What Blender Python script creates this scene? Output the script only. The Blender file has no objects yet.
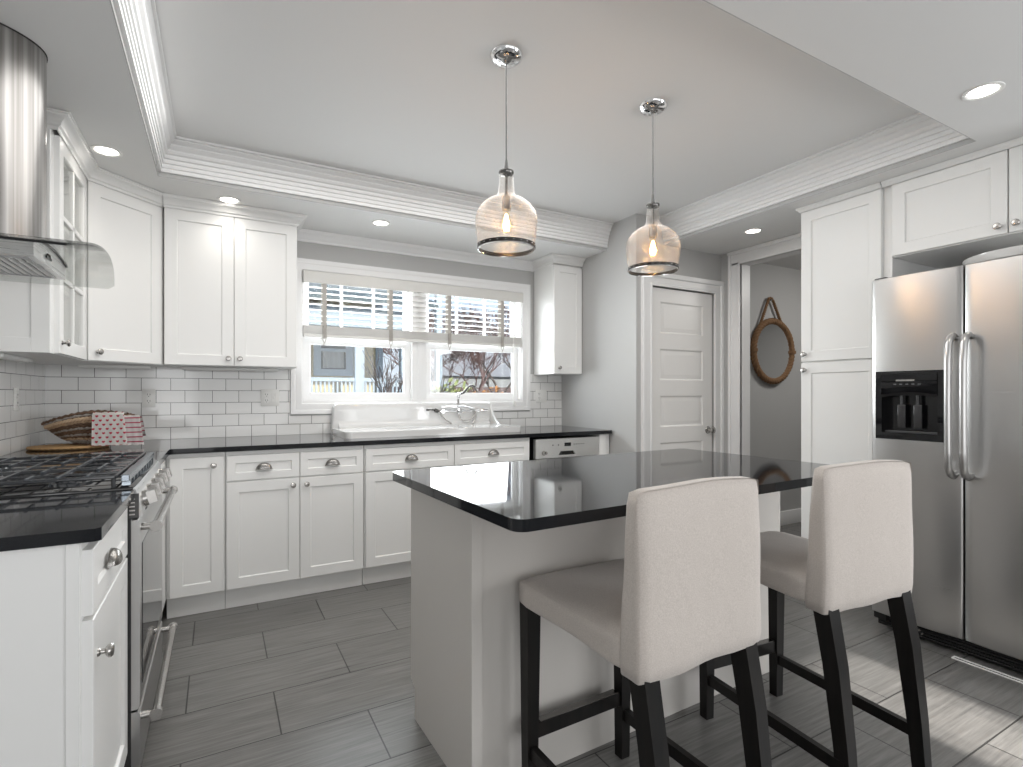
import bpy, bmesh, math, random
from mathutils import Vector, Matrix
from mathutils.geometry import tessellate_polygon
random.seed(7)
PI = math.pi
SC = bpy.context.scene
C = SC.collection

# ------------------------------------------------------------------ camera
H_CAM = 1.207
cam = bpy.data.cameras.new('camera'); camo = bpy.data.objects.new('camera', cam); C.objects.link(camo)
cam.sensor_fit = 'HORIZONTAL'; cam.sensor_width = 36.0
cam.lens = 528.7 / 1023 * 36.0
cam.shift_y = (393.5 - 383.5) / 1023
cam.clip_start = 0.02; cam.clip_end = 300
camo.location = (0, 0, H_CAM); camo.rotation_euler = (PI/2, 0, -math.radians(29.05))
SC.camera = camo

# ------------------------------------------------------------------ world, exposure, sun, large lights
SC.view_settings.view_transform = 'Standard'; SC.view_settings.look = 'None'
SC.view_settings.gamma = 1; SC.view_settings.use_curve_mapping = False
SC.view_settings.exposure = 0.40
W = bpy.data.worlds.new('sky'); SC.world = W; W.use_nodes = True
wn = W.node_tree; wn.nodes.clear()
wo = wn.nodes.new('ShaderNodeOutputWorld'); wb = wn.nodes.new('ShaderNodeBackground')
wr = wn.nodes.new('ShaderNodeValToRGB'); wt = wn.nodes.new('ShaderNodeTexCoord'); ws = wn.nodes.new('ShaderNodeSeparateXYZ')
wr.color_ramp.elements[0].position = 0.0; wr.color_ramp.elements[0].color = (0.82, 0.89, 0.97, 1)
wr.color_ramp.elements[1].position = 0.45; wr.color_ramp.elements[1].color = (0.33, 0.56, 0.90, 1)
wn.links.new(wt.outputs['Generated'], ws.inputs[0]); wn.links.new(ws.outputs['Z'], wr.inputs[0])
wn.links.new(wr.outputs[0], wb.inputs[0]); wb.inputs[1].default_value = 0.85
wn.links.new(wb.outputs[0], wo.inputs[0])

def lamp(kind, name, loc, energy, color=(1, 1, 1), direction=None, **kw):
    l = bpy.data.lights.new(name, kind); l.energy = energy; l.color = color
    for k, v in kw.items(): setattr(l, k, v)
    o = bpy.data.objects.new(name, l); C.objects.link(o); o.location = loc
    if direction is not None:
        o.rotation_euler = Vector(direction).to_track_quat('-Z', 'Y').to_euler()
    return o
lamp('SUN', 'sun', (2, -6, 5), 4.0, (1.0, 0.95, 0.88), (0.0, 0.914, -0.406), angle=0.012)
lamp('SPOT', 'sun_patch_spot', (2.385, -6.8, 3.31), 9000, (1.0, 0.95, 0.88), (0.0, 0.914, -0.395), spot_size=.22, spot_blend=.1, shadow_soft_size=.04)  # spot added to light the sun patch on the floor
# added fill lamps, then daylight entering by the kitchen window
lamp('AREA', 'rear_fill', (0.9, -2.35, 1.30), 28, (0.985, 0.99, 1.0), (-.05, 1, 0.12), shape='RECTANGLE', size=3.6, size_y=1.9)  # unseen area lamp added behind the camera as frontal fill
lamp('AREA', 'left_fill', (-.80, -1.35, 1.15), 9, (0.98, 0.99, 1.0), (.75, 1, 0.02), shape='RECTANGLE', size=1.2, size_y=1.4)  # added fill for the island's left side; no window stands here
lamp('AREA', 'hall_fill', (4.7, 1.9, 2.3), 9, (1.0, .97, .93), (0, .3, -1), shape='DISK', size=.5)  # added out of view to brighten the dim hall
lamp('AREA', 'tray_fill', (1.05, 2.2, 2.53), 28, (1.0, 0.985, 0.96), (0, 0, -1), shape='RECTANGLE', size=2.7, size_y=1.7)  # broad overhead fill added inside the tray; no fixture there
SC.cycles.diffuse_bounces = 8; SC.cycles.max_bounces = 14; SC.cycles.transparent_max_bounces = 12
lamp('AREA', 'side_fill', (3.62, -1.2, 1.35), 44, (0.97, 0.985, 1.0), (-1, 0.25, 0), shape='RECTANGLE', size=1.6, size_y=1.5)  # fill added from the right side, where no opening is built
lamp('AREA', 'kitchen_window_daylight', (1.43, 4.25, 1.62), 44, (0.95, 0.98, 1.0), (0, -1, 0.12), shape='RECTANGLE', size=1.75, size_y=0.9)

# ------------------------------------------------------------------ materials
def mat(name, col, rough=0.5, metal=0.0, **kw):
    m = bpy.data.materials.new(name); m.use_nodes = True
    b = m.node_tree.nodes['Principled BSDF']
    b.inputs['Base Color'].default_value = (*col, 1); b.inputs['Roughness'].default_value = rough
    b.inputs['Metallic'].default_value = metal
    for k, v in kw.items(): b.inputs[k].default_value = v
    return m
def nodes(m): return m.node_tree, m.node_tree.nodes['Principled BSDF']
def add_noise(m, scale, vec=(1, 1, 1), c0=None, c1=None, bump=0.0, rough=None, detail=4, dist=0.002):
    t, b = nodes(m)
    tc = t.nodes.new('ShaderNodeTexCoord'); mp = t.nodes.new('ShaderNodeMapping'); n = t.nodes.new('ShaderNodeTexNoise')
    mp.inputs['Scale'].default_value = vec; n.inputs['Scale'].default_value = scale; n.inputs['Detail'].default_value = detail
    t.links.new(tc.outputs['Object'], mp.inputs[0]); t.links.new(mp.outputs[0], n.inputs['Vector'])
    if c0:
        r = t.nodes.new('ShaderNodeValToRGB'); r.color_ramp.elements[0].position = .3; r.color_ramp.elements[1].position = .7
        r.color_ramp.elements[0].color = (*c0, 1); r.color_ramp.elements[1].color = (*c1, 1)
        t.links.new(n.outputs['Fac'], r.inputs[0]); t.links.new(r.outputs[0], b.inputs['Base Color'])
    if bump:
        bp = t.nodes.new('ShaderNodeBump'); bp.inputs['Strength'].default_value = bump; bp.inputs['Distance'].default_value = dist
        t.links.new(n.outputs['Fac'], bp.inputs['Height']); t.links.new(bp.outputs[0], b.inputs['Normal'])
    if rough:
        mr = t.nodes.new('ShaderNodeMapRange'); mr.inputs[3].default_value = rough[0]; mr.inputs[4].default_value = rough[1]
        t.links.new(n.outputs['Fac'], mr.inputs[0]); t.links.new(mr.outputs[0], b.inputs['Roughness'])
    return m
def brick(name, axes, bw, rh, off, loc, mortar, c1, c2, cm, rough, bump, streak=None, smooth=.1, coat=0.0):
    """tiles laid in the plane given by axes ('xy','xz','yz'), loc = where a joint crosses a course line"""
    m = mat(name, c1, rough); t, b = nodes(m); N, L = t.nodes, t.links
    tc = N.new('ShaderNodeTexCoord'); s = N.new('ShaderNodeSeparateXYZ'); cb = N.new('ShaderNodeCombineXYZ')
    L.new(tc.outputs['Object'], s.inputs[0])
    L.new(s.outputs[axes[0].upper()], cb.inputs[0]); L.new(s.outputs[axes[1].upper()], cb.inputs[1])
    mp = N.new('ShaderNodeMapping'); mp.inputs['Location'].default_value = (-loc[0] + 40*bw, -loc[1] + 40*rh, 0)
    L.new(cb.outputs[0], mp.inputs[0])
    k = N.new('ShaderNodeTexBrick'); k.offset = off; k.offset_frequency = 2; k.squash = 1
    k.inputs['Scale'].default_value = 1; k.inputs['Brick Width'].default_value = bw; k.inputs['Row Height'].default_value = rh
    k.inputs['Mortar Size'].default_value = mortar; k.inputs['Mortar Smooth'].default_value = smooth; k.inputs['Bias'].default_value = 0
    k.inputs['Color1'].default_value = (*c1, 1); k.inputs['Color2'].default_value = (*c2, 1); k.inputs['Mortar'].default_value = (*cm, 1)
    L.new(mp.outputs[0], k.inputs['Vector'])
    bp = N.new('ShaderNodeBump'); bp.inputs['Strength'].default_value = bump; bp.inputs['Distance'].default_value = .003; bp.invert = True
    L.new(k.outputs['Fac'], bp.inputs['Height'])
    out = k.outputs['Color']
    if streak:
        m2 = N.new('ShaderNodeMapping'); m2.inputs['Scale'].default_value = streak
        n = N.new('ShaderNodeTexNoise'); n.inputs['Scale'].default_value = 1; n.inputs['Detail'].default_value = 6; n.inputs['Roughness'].default_value = .65
        L.new(tc.outputs['Object'], m2.inputs[0]); L.new(m2.outputs[0], n.inputs['Vector'])
        r = N.new('ShaderNodeMapRange'); r.inputs[1].default_value = .3; r.inputs[2].default_value = .7; r.inputs[3].default_value = .62; r.inputs[4].default_value = 1.38
        L.new(n.outputs['Fac'], r.inputs[0])
        mx = N.new('ShaderNodeMix'); mx.data_type = 'RGBA'; mx.blend_type = 'MULTIPLY'; mx.inputs[0].default_value = 1
        L.new(out, mx.inputs[6]); L.new(r.outputs[0], mx.inputs[7]); out = mx.outputs[2]
        rr = N.new('ShaderNodeMapRange'); rr.inputs[3].default_value = rough*.75; rr.inputs[4].default_value = rough*1.3
        L.new(n.outputs['Fac'], rr.inputs[0]); L.new(rr.outputs[0], b.inputs['Roughness'])
        b2 = N.new('ShaderNodeBump'); b2.inputs['Strength'].default_value = .25; b2.inputs['Distance'].default_value = .001
        L.new(n.outputs['Fac'], b2.inputs['Height']); L.new(bp.outputs[0], b2.inputs['Normal']); bp = b2
    L.new(out, b.inputs['Base Color']); L.new(bp.outputs[0], b.inputs['Normal'])
    b.inputs['Coat Weight'].default_value = coat; b.inputs['Coat Roughness'].default_value = .05
    return m
def glassy(name, tint, reflect=1.0, cloud=0.0, seeds=False, rough=0.0):
    """thin clear glass: transparent with a fresnel reflection (real at every angle)"""
    m = bpy.data.materials.new(name); m.use_nodes = True; t = m.node_tree; t.nodes.clear(); N, L = t.nodes, t.links
    o = N.new('ShaderNodeOutputMaterial'); tr = N.new('ShaderNodeBsdfTransparent'); tr.inputs[0].default_value = (*tint, 1)
    gl = N.new('ShaderNodeBsdfGlossy'); gl.inputs['Roughness'].default_value = rough; gl.inputs[0].default_value = (reflect,)*3+(1,)
    fr = N.new('ShaderNodeLayerWeight'); fr.inputs[0].default_value = .5
    pw = N.new('ShaderNodeMath'); pw.operation = 'POWER'; pw.inputs[1].default_value = 4.5; L.new(fr.outputs['Facing'], pw.inputs[0])
    mr_ = N.new('ShaderNodeMapRange'); mr_.inputs[3].default_value = .045; mr_.inputs[4].default_value = .9; L.new(pw.outputs[0], mr_.inputs[0])
    mx = N.new('ShaderNodeMixShader'); L.new(mr_.outputs[0], mx.inputs[0]); L.new(tr.outputs[0], mx.inputs[1]); L.new(gl.outputs[0], mx.inputs[2])
    last = mx.outputs[0]
    if seeds:
        tc = N.new('ShaderNodeTexCoord'); v = N.new('ShaderNodeTexVoronoi'); v.inputs['Scale'].default_value = 120
        n = N.new('ShaderNodeTexNoise'); n.inputs['Scale'].default_value = 22; n.inputs['Detail'].default_value = 4
        L.new(tc.outputs['Object'], v.inputs['Vector']); L.new(tc.outputs['Object'], n.inputs['Vector'])
        bp = N.new('ShaderNodeBump'); bp.inputs['Strength'].default_value = .7; bp.inputs['Distance'].default_value = .002
        L.new(v.outputs['Distance'], bp.inputs['Height']); L.new(bp.outputs[0], gl.inputs['Normal']); L.new(bp.outputs[0], fr.inputs['Normal'])
        df = N.new('ShaderNodeBsdfTranslucent'); df.inputs[0].default_value = (.95, .93, .9, 1)
        L.new(bp.outputs[0], df.inputs['Normal'])
        r = N.new('ShaderNodeMapRange'); r.inputs[1].default_value = .42; r.inputs[2].default_value = .75; r.inputs[3].default_value = cloud*.35; r.inputs[4].default_value = cloud*1.8
        L.new(n.outputs['Fac'], r.inputs[0])
        vr = N.new('ShaderNodeMapRange'); vr.inputs[1].default_value = .0; vr.inputs[2].default_value = .25; vr.inputs[3].default_value = .6; vr.inputs[4].default_value = 0
        L.new(v.outputs['Distance'], vr.inputs[0])
        ad = N.new('ShaderNodeMath'); ad.operation = 'ADD'; L.new(r.outputs[0], ad.inputs[0]); L.new(vr.outputs[0], ad.inputs[1])
        m2 = N.new('ShaderNodeMixShader'); L.new(ad.outputs[0], m2.inputs[0]); L.new(last, m2.inputs[1]); L.new(df.outputs[0], m2.inputs[2]); last = m2.outputs[0]
    L.new(last, o.inputs[0])
    return m
def emis(name, col, s):
    m = bpy.data.materials.new(name); m.use_nodes = True; t, b = nodes(m)
    b.inputs['Base Color'].default_value = (*col, 1); b.inputs['Emission Color'].default_value = (*col, 1); b.inputs['Emission Strength'].default_value = s
    return m

M = {}
M['cab'] = mat('cabinet_paint', (.80, .80, .79), .32)
M['trim'] = mat('trim_paint', (.80, .80, .80), .35)
M['ceil'] = add_noise(mat('ceiling_paint', (.74, .74, .735), .7), 60, bump=.05)
M['wall'] = add_noise(mat('grey_wall_paint', (.47, .47, .465), .6), 80, bump=.06)
M['isl'] = mat('island_paint', (.60, .575, .545), .38)
M['door'] = mat('door_paint', (.80, .79, .775), .35)
M['granite'] = add_noise(mat('black_granite', (.010, .011, .013), .05), 900, c0=(.007, .008, .010), c1=(.018, .019, .022))
nodes(M['granite'])[1].inputs['Specular IOR Level'].default_value = .32
M['steel'] = add_noise(mat('brushed_steel', (.56, .555, .55), .30, 1.0), 1, (1.5, 1.5, 260), bump=.012, rough=(.25, .34), detail=3)
M['steelh'] = add_noise(mat('brushed_steel_across', (.56, .555, .55), .27, 1.0), 1, (3, 3, 500), bump=.05, rough=(.22, .36), detail=3)
M['chimney'] = add_noise(mat('rolled_steel', (.46, .455, .445), .30, 1.0), 1, (45, 45, .4), c0=(.14, .13, .12), c1=(.50, .49, .48), bump=.15, rough=(.22, .36), detail=3)
M['nickel'] = mat('satin_nickel', (.50, .485, .465), .25, 1.0)
M['chrome'] = mat('chrome', (.82, .82, .83), .06, 1.0)
M['dark_chrome'] = mat('dark_chrome', (.16, .155, .15), .2, 1.0)
M['white_enamel'] = mat('white_enamel', (.68, .68, .675), .12, 0, **{'Coat Weight': .6})
M['black'] = mat('black_plastic', (.006, .006, .007), .18)
M['blackgloss'] = mat('black_gloss', (.004, .004, .005), .04)
M['iron'] = mat('cast_iron', (.022, .025, .030), .16, 0, **{'Specular IOR Level': 1.0})
M['finger'] = mat('iron_window_glint', (.13, .145, .165), .2, .7)  # black iron given a bluish tone imitating the window's reflection
M['rail'] = mat('polished_iron', (.34, .38, .42), .22, .9)
M['leg'] = add_noise(mat('black_stained_wood', (.010, .009, .009), .35, 0, **{'Specular IOR Level': .22}), 30, (1, 1, .1), c0=(.006, .006, .006), c1=(.014, .012, .011), bump=.1)
M['plate'] = mat('white_plastic', (.82, .82, .80), .3)
M['slot'] = mat('dark_slot', (.03, .03, .03), .6)
M['kick'] = mat('kick_grille', (.012, .012, .012), .5)
M['band'] = mat('band_metal', (.035, .033, .03), .3, .8)
M['cordm'] = mat('cord_grey', (.10, .10, .10), .5)
M['mirror'] = mat('mirror', (.9, .9, .9), .01, 1.0)
M['lampglow'] = emis('lamp_glow', (1.0, .95, .88), 9)
M['bulb'] = emis('warm_bulb', (1.0, .62, .27), 26)
M['lamp_in'] = mat('lamp_reflector', (.9, .9, .9), .3)
M['ovenglass'] = mat('oven_glass', (.02, .022, .025), .03, 0, **{'Specular IOR Level': 1.0})
M['pane'] = glassy('window_pane', (.97, .98, .98))
M['hoodglass'] = glassy('hood_glass', (.93, .94, .935), .45)
M['cabglass'] = glassy('cabinet_glass', (.92, .93, .92), 1.0)
M['seeded'] = glassy('seeded_glass', (.90, .885, .87), .8, cloud=.09, seeds=True, rough=.05)
M['blind'] = mat('blind_slat', (.80, .79, .77), .4)
M['val'] = mat('blind_valance', (.66, .65, .625), .5)
M['tape'] = mat('blind_tape', (.42, .40, .37), .8)
M['inner'] = mat('cabinet_inside', (.75, .75, .74), .5)
def fabric(name, c0, c1):
    m = mat(name, c0, .9, 0, **{'Sheen Weight': .25}); t, b = nodes(m); N, L = t.nodes, t.links
    tc = N.new('ShaderNodeTexCoord'); n = N.new('ShaderNodeTexNoise'); n.inputs['Scale'].default_value = 350; n.inputs['Detail'].default_value = 2
    n2 = N.new('ShaderNodeTexNoise'); n2.inputs['Scale'].default_value = 9; n2.inputs['Detail'].default_value = 3
    L.new(tc.outputs['Object'], n.inputs['Vector']); L.new(tc.outputs['Object'], n2.inputs['Vector'])
    r = N.new('ShaderNodeValToRGB'); r.color_ramp.elements[0].position = .3; r.color_ramp.elements[1].position = .7
    r.color_ramp.elements[0].color = (*c0, 1); r.color_ramp.elements[1].color = (*c1, 1)
    L.new(n.outputs['Fac'], r.inputs[0]); L.new(r.outputs[0], b.inputs['Base Color'])
    b1 = N.new('ShaderNodeBump'); b1.inputs['Strength'].default_value = .35; b1.inputs['Distance'].default_value = .001; L.new(n.outputs['Fac'], b1.inputs['Height'])
    b2 = N.new('ShaderNodeBump'); b2.inputs['Strength'].default_value = .3; b2.inputs['Distance'].default_value = .012; L.new(n2.outputs['Fac'], b2.inputs['Height'])
    L.new(b1.outputs[0], b2.inputs['Normal']); L.new(b2.outputs[0], b.inputs['Normal'])
    return m
M['fabric'] = fabric('beige_linen', (.46, .415, .38), (.56, .51, .47))
M['floor'] = brick('grey_plank_tile', 'xy', .606, .3075, .5, (.197, 2.953), .0028, (.142, .139, .134), (.170, .167, .161), (.030, .029, .028), .30, .5, streak=(3.5, 75, 1))
M['tile_back'] = brick('white_subway_back', 'xz', .1552, .0785, .5, (.1238, .912), .0017, (.80, .80, .79), (.77, .77, .76), (.16, .155, .15), .09, .8, coat=.3)
M['tile_left'] = brick('white_subway_left', 'yz', .1552, .0785, .5, (3.51, .912), .0017, (.80, .80, .79), (.77, .77, .76), (.16, .155, .15), .09, .8, coat=.3)

# ------------------------------------------------------------------ mesh helpers
def B(): return bmesh.new()
def box(bm, x0, y0, z0, x1, y1, z1, bev=0.0, seg=2, Mx=None):
    r = bmesh.ops.create_cube(bm, size=1.0)
    vs = r['verts']
    for v in vs: v.co = Vector(((x0+x1)/2 + v.co.x*(x1-x0), (y0+y1)/2 + v.co.y*(y1-y0), (z0+z1)/2 + v.co.z*(z1-z0)))
    if bev:
        es = {e for v in vs for e in v.link_edges}
        rr = bmesh.ops.bevel(bm, geom=list(es), offset=bev, segments=seg, profile=.5, affect='EDGES')
        vs = list({v for f in rr['faces'] for v in f.verts} | {v for v in vs if v.is_valid})
    if Mx is not None:
        for v in vs: v.co = Mx @ v.co
    return vs
def loft(bm, rings, cap0=True, cap1=True, closed=True):
    R = [[bm.verts.new(p) for p in r] for r in rings]; n = len(R[0])
    for a, b in zip(R, R[1:]):
        for i in range(n if closed else n-1):
            j = (i+1) % n
            try: bm.faces.new((a[i], a[j], b[j], b[i]))
            except ValueError: pass
    if cap0: bm.faces.new(R[0][::-1])
    if cap1: bm.faces.new(R[-1])
    return R
def frame_of(d):
    d = Vector(d).normalized(); u = d.orthogonal().normalized(); return u, d.cross(u)
def cyl(bm, p0, p1, r0, r1=None, n=20, cap=True):
    p0, p1 = Vector(p0), Vector(p1); r1 = r0 if r1 is None else r1; u, v = frame_of(p1-p0)
    loft(bm, [[p + (u*math.cos(2*PI*k/n) + v*math.sin(2*PI*k/n))*r for k in range(n)] for p, r in ((p0, r0), (p1, r1))], cap, cap)
def lathe(bm, prof, org=(0, 0, 0), axis=(0, 0, 1), n=32, cap0=False, cap1=False):
    org = Vector(org); a = Vector(axis).normalized(); u, v = frame_of(a)
    loft(bm, [[org + a*h + (u*math.cos(2*PI*k/n) + v*math.sin(2*PI*k/n))*max(r, 1e-5) for k in range(n)] for r, h in prof], cap0, cap1)
def tube(bm, pts, r, n=10, closed=False, flat=1.0, cap=True):
    pts = [Vector(p) for p in pts]; m = len(pts); rings = []
    T = []
    for i in range(m):
        a = pts[(i-1) % m] if (closed or i) else pts[0]; b = pts[(i+1) % m] if (closed or i < m-1) else pts[-1]
        T.append((b-a).normalized())
    u = T[0].orthogonal().normalized()
    for i in range(m):
        u = (u - T[i]*u.dot(T[i])).normalized(); v = T[i].cross(u)
        rr = r[i] if isinstance(r, (list, tuple)) else r
        rings.append([pts[i] + u*math.cos(2*PI*k/n)*rr + v*math.sin(2*PI*k/n)*rr*flat for k in range(n)])
    if closed: rings.append(rings[0][:])
    loft(bm, rings, cap and not closed, cap and not closed)
    if closed: bmesh.ops.remove_doubles(bm, verts=bm.verts, dist=1e-6)
def arc(c, r, a0, a1, n, plane='xz', k=0.0):
    out = []
    for i in range(n+1):
        a = a0 + (a1-a0)*i/n; p, q = c[0] + r*math.cos(a), c[1] + r*math.sin(a)
        out.append({'xz': (p, k, q), 'xy': (p, q, k), 'yz': (k, p, q)}[plane])
    return out
def sweep(bm, path, prof, closed, mp):
    """path in a plane (2-D), prof = [(offset to the left, out)], mitred corners"""
    n = len(path); P = [Vector(p) for p in path]; rings = []
    for i in range(n):
        d0 = (P[i]-P[i-1]).normalized() if (closed or i) else None
        d1 = (P[(i+1) % n]-P[i]).normalized() if (closed or i < n-1) else None
        d0 = d0 or d1; d1 = d1 or d0
        n0 = Vector((-d0.y, d0.x)); n1 = Vector((-d1.y, d1.x)); b = (n0+n1); b = b/max(b.dot(n0), .15)
        rings.append([mp(P[i].x + b.x*o, P[i].y + b.y*o, h) for o, h in prof])
    if closed: rings.append([tuple(v) for v in rings[0]])
    loft(bm, rings, not closed, not closed)
    if closed: bmesh.ops.remove_doubles(bm, verts=bm.verts, dist=1e-6)
def poly_slab(bm, outer, z0, z1, holes=(), mp=lambda a, b, c: (a, b, c)):
    loops = [list(outer)] + [list(h) for h in holes]
    flat = [p for l in loops for p in l]
    tris = tessellate_polygon([[Vector((p[0], p[1], 0)) for p in l] for l in loops])
    lo = [bm.verts.new(mp(p[0], p[1], z0)) for p in flat]; hi = [bm.verts.new(mp(p[0], p[1], z1)) for p in flat]
    for t in tris:
        bm.faces.new([hi[i] for i in t]); bm.faces.new([lo[i] for i in t][::-1])
    s = 0
    for l in loops:
        for i in range(len(l)):
            a, b = s+i, s+(i+1) % len(l); bm.faces.new((lo[a], lo[b], hi[b], hi[a]))
        s += len(l)
def round_rect(x0, y0, x1, y1, r, n=5):
    out = []
    for cx, cy, a in ((x1-r, y1-r, 0), (x0+r, y1-r, PI/2), (x0+r, y0+r, PI), (x1-r, y0+r, 1.5*PI)):
        for i in range(n+1):
            t = a + PI/2*i/n; out.append((cx + r*math.cos(t), cy + r*math.sin(t)))
    return out
def obj(name, bm, m, parent=None, angle=32, label=None):
    bmesh.ops.recalc_face_normals(bm, faces=bm.faces)
    for f in bm.faces: f.smooth = True
    for e in bm.edges:
        e.smooth = len(e.link_faces) == 2 and e.calc_face_angle(3) < math.radians(angle)
    me = bpy.data.meshes.new(name); bm.to_mesh(me); bm.free()
    o = bpy.data.objects.new(name, me); C.objects.link(o)
    for x in (m if isinstance(m, (list, tuple)) else [m]): me.materials.append(x)
    if parent: o.parent = parent
    if label: o['label'] = label
    return o
def tag(o, label, cat, group=None, kind=None):
    o['label'] = label; o['category'] = cat
    if group: o['group'] = group
    if kind: o['kind'] = kind
    return o
def thing(name, label, cat, loc=(0, 0, 0), rz=0.0, group=None):
    o = bpy.data.objects.new(name, None); C.objects.link(o); o.location = loc; o.rotation_euler = (0, 0, rz)
    o.empty_display_size = .1
    return tag(o, label, cat, group)
def struct(name, bm, m, label=None, parent=None):
    o = obj(name, bm, m, parent)
    if not parent: o['kind'] = 'structure'
    if label: o['label'] = label
    return o
def kids(o): return [c for c in bpy.data.objects if c.parent == o]
def dup(root, loc=None, rz=None, label=None, parent=None):
    ch = kids(root); c = root.copy(); C.objects.link(c); c.parent = parent
    if loc is not None: c.location = loc
    if rz is not None: c.rotation_euler = (0, 0, rz)
    if label: c['label'] = label
    for k in ch: dup(k, parent=c)
    return c

# ------------------------------------------------------------------ key planes (metres)
XL, YB, S, ZT = -.89, 4.03, 2.367, 2.565      # left wall, back wall, soffit, tray ceiling
XP, YD, XR = 2.76, 3.03, 3.70                 # pier side, pantry-door wall, doorway wall
TX0, TX1, TY0, TY1 = -.276, 3.045, 1.09, 3.378  # tray opening
RX = 3.80
YR = -2.5
CT = .915; CB = .885

# ------------------------------------------------------------------ shell
b = B(); box(b, -1.1, YR-.2, -.1, 6.2, YB+.15, 0); struct('floor', b, M['floor'], 'grey wood-look plank tiles with thin dark joints')
b = B()
poly_slab(b, [(XL-.2, YR-.2), (6.2, YR-.2), (6.2, YB+.2), (XL-.2, YB+.2)], S, S+.02,
          [[(TX0-.004, TY0-.004), (TX1+.004, TY0-.004), (TX1+.004, YD+.02), (XP+.02, YD+.02), (XP+.02, TY1+.004), (TX0-.004, TY1+.004)]])
struct('ceiling', b, M['ceil'], 'lower white ceiling around the raised tray')
b = B(); box(b, TX0-.25, TY0-.25, ZT, TX1+.3, TY1+.3, ZT+.06); struct('ceiling', b, M['ceil'], 'raised flat white tray ceiling')
# wall_back with window hole
WX0, WX1, WZ0, WZ1 = .515, 2.35, 1.128, 2.095
b = B()
poly_slab(b, [(XL-.2, -.1), (XP+.02, -.1), (XP+.02, ZT), (XL-.2, ZT)], YB, YB+.15, [[(WX0, WZ0), (WX1, WZ0), (WX1, WZ1), (WX0, WZ1)]], lambda a, c, d: (a, d, c))
struct('wall_back', b, M['wall'])
b = B(); box(b, XL-.15, YR-.1, -.1, XL, YB, ZT); struct('wall_left', b, M['wall'])
b = B(); box(b, XP, YD, -.1, XP+.15, YB+.15, ZT+.01); struct('wall_pier', b, M['wall'])
# pantry door wall continuing into the hall, hole for the door
DX0, DX1, DZ = 2.914, 3.604, 2.03
b = B()
box(b, XP+.15, YD, -.1, DX0-.012, YD+.12, ZT+.01); box(b, DX1+.012, YD, -.1, 6.1, YD+.12, ZT+.01); box(b, DX0-.012, YD, DZ+.012, DX1+.012, YD+.12, ZT+.01)
struct('wall_pantry', b, M['wall'])
b = B(); box(b, XP+.15, YD+.5, -.1, 4.2, YD+.6, ZT); struct('wall_closet', b, M['wall'])
# doorway wall x = XR with opening y 2.06..2.76
b = B(); box(b, XR, 2.85, -.1, XR+.10, YD, S); box(b, XR, 2.04, 2.275, XR+.10, 2.85, S); box(b, XR+.105, YR, -.1, XR+.2, 2.03, S)
struct('wall_right', b, M['wall'])
b = B(); box(b, 6.0, YR, -.1, 6.1, YD, S); struct('wall_hall', b, M['wall'])
b = B()
poly_slab(b, [(XL-.15, -.1), (6.2, -.1), (6.2, S), (XL-.15, S)], YR-.12, YR,
          [[(2.28, .9), (2.49, .9), (2.49, 1.62), (2.28, 1.62)]], lambda a, c, d: (a, d, c))  # slot cut in this unseen wall to shape the floor's sun patch
struct('wall_front', b, M['wall'])

# crown of the tray (built against the tray sides) -------------------------------------
ident = lambda a, c, d: (a, c, d)
def crown_prof(z0, z1, proj, out=1):
    h = z1-z0
    pr = [(0, 0), (.16, 0), (.17, .07), (.13, .08), (.13, .12), (.22, .13), (.23, .20), (.19, .21), (.19, .25), (.28, .26), (.29, .33), (.25, .34), (.25, .38),
          (.35, .40), (.38, .46), (.34, .47), (.34, .51), (.46, .54), (.52, .60), (.48, .61), (.48, .65), (.62, .70), (.70, .76), (.66, .77), (.66, .80),
          (.78, .84), (.88, .89), (.84, .90), (.84, .93), (1, .94), (1, 1), (0, 1)]
    return [(out*p*proj, z0 + q*h) for p, q in pr]
b = B()
sweep(b, [(TX1-.0005, YD-.002), (TX1-.0005, TY0+.0005), (TX0+.0005, TY0+.0005), (TX0+.0005, TY1-.0005), (XP-.0005, TY1-.0005)][::-1], crown_prof(S+.022, ZT, .085), False, ident)
struct('trim_1', b, M['trim'], 'wide stepped white crown moulding lining the tray ceiling')
b = B()
def vwall(x0, y0, x1, y1): box(b, min(x0, x1), min(y0, y1), S, max(x0, x1), max(y0, y1), ZT)
vwall(TX0-.004, TY0-.004, TX0, TY1+.004); vwall(TX0, TY1, XP, TY1+.004); vwall(TX1, TY0-.004, TX1+.004, YD); vwall(TX0, TY0-.004, TX1, TY0)
struct('wall_tray', b, M['wall'], 'narrow grey fascia under the tray moulding')
# small crown on back wall above the window and its return on the right cabinet
def small_prof(o=1): return [(0, S-.075), (.012*o, S-.073), (.014*o, S-.06), (.022*o, S-.052), (.032*o, S-.036), (.046*o, S-.022), (.054*o, S-.018), (.056*o, S-.010), (.062*o, S-.010), (.062*o, S), (0, S)]
b = B(); sweep(b, [(2.46, YB), (.455, YB)], small_prof(), False, ident); struct('trim_2', b, M['trim'])
# doorway cased opening (wall_right)
b = B()
for y0, y1 in ((2.83, 2.935),):
    box(b, XR-.022, y0, 0, XR, y1, 2.27, .004)
    box(b, XR-.034, y1-.02, 0, XR, y1+.005, 2.36, .004)
    box(b, XR-.028, y0, 0, XR, y0+.02, 2.27, .004)
box(b, XR-.022, 2.02, 2.25, XR, 2.935, 2.345, .004); box(b, XR-.036, 2.02, 2.335, XR, 2.945, S-.002, .006)
box(b, XR-.028, 2.02, 2.25, XR, 2.83, 2.27, .004)
box(b, XR, 2.83, 0, XR+.102, 2.85, 2.27); box(b, XR, 2.02, 2.25, XR+.102, 2.83, 2.275)
struct('trim_3', b, M['trim'])
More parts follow.
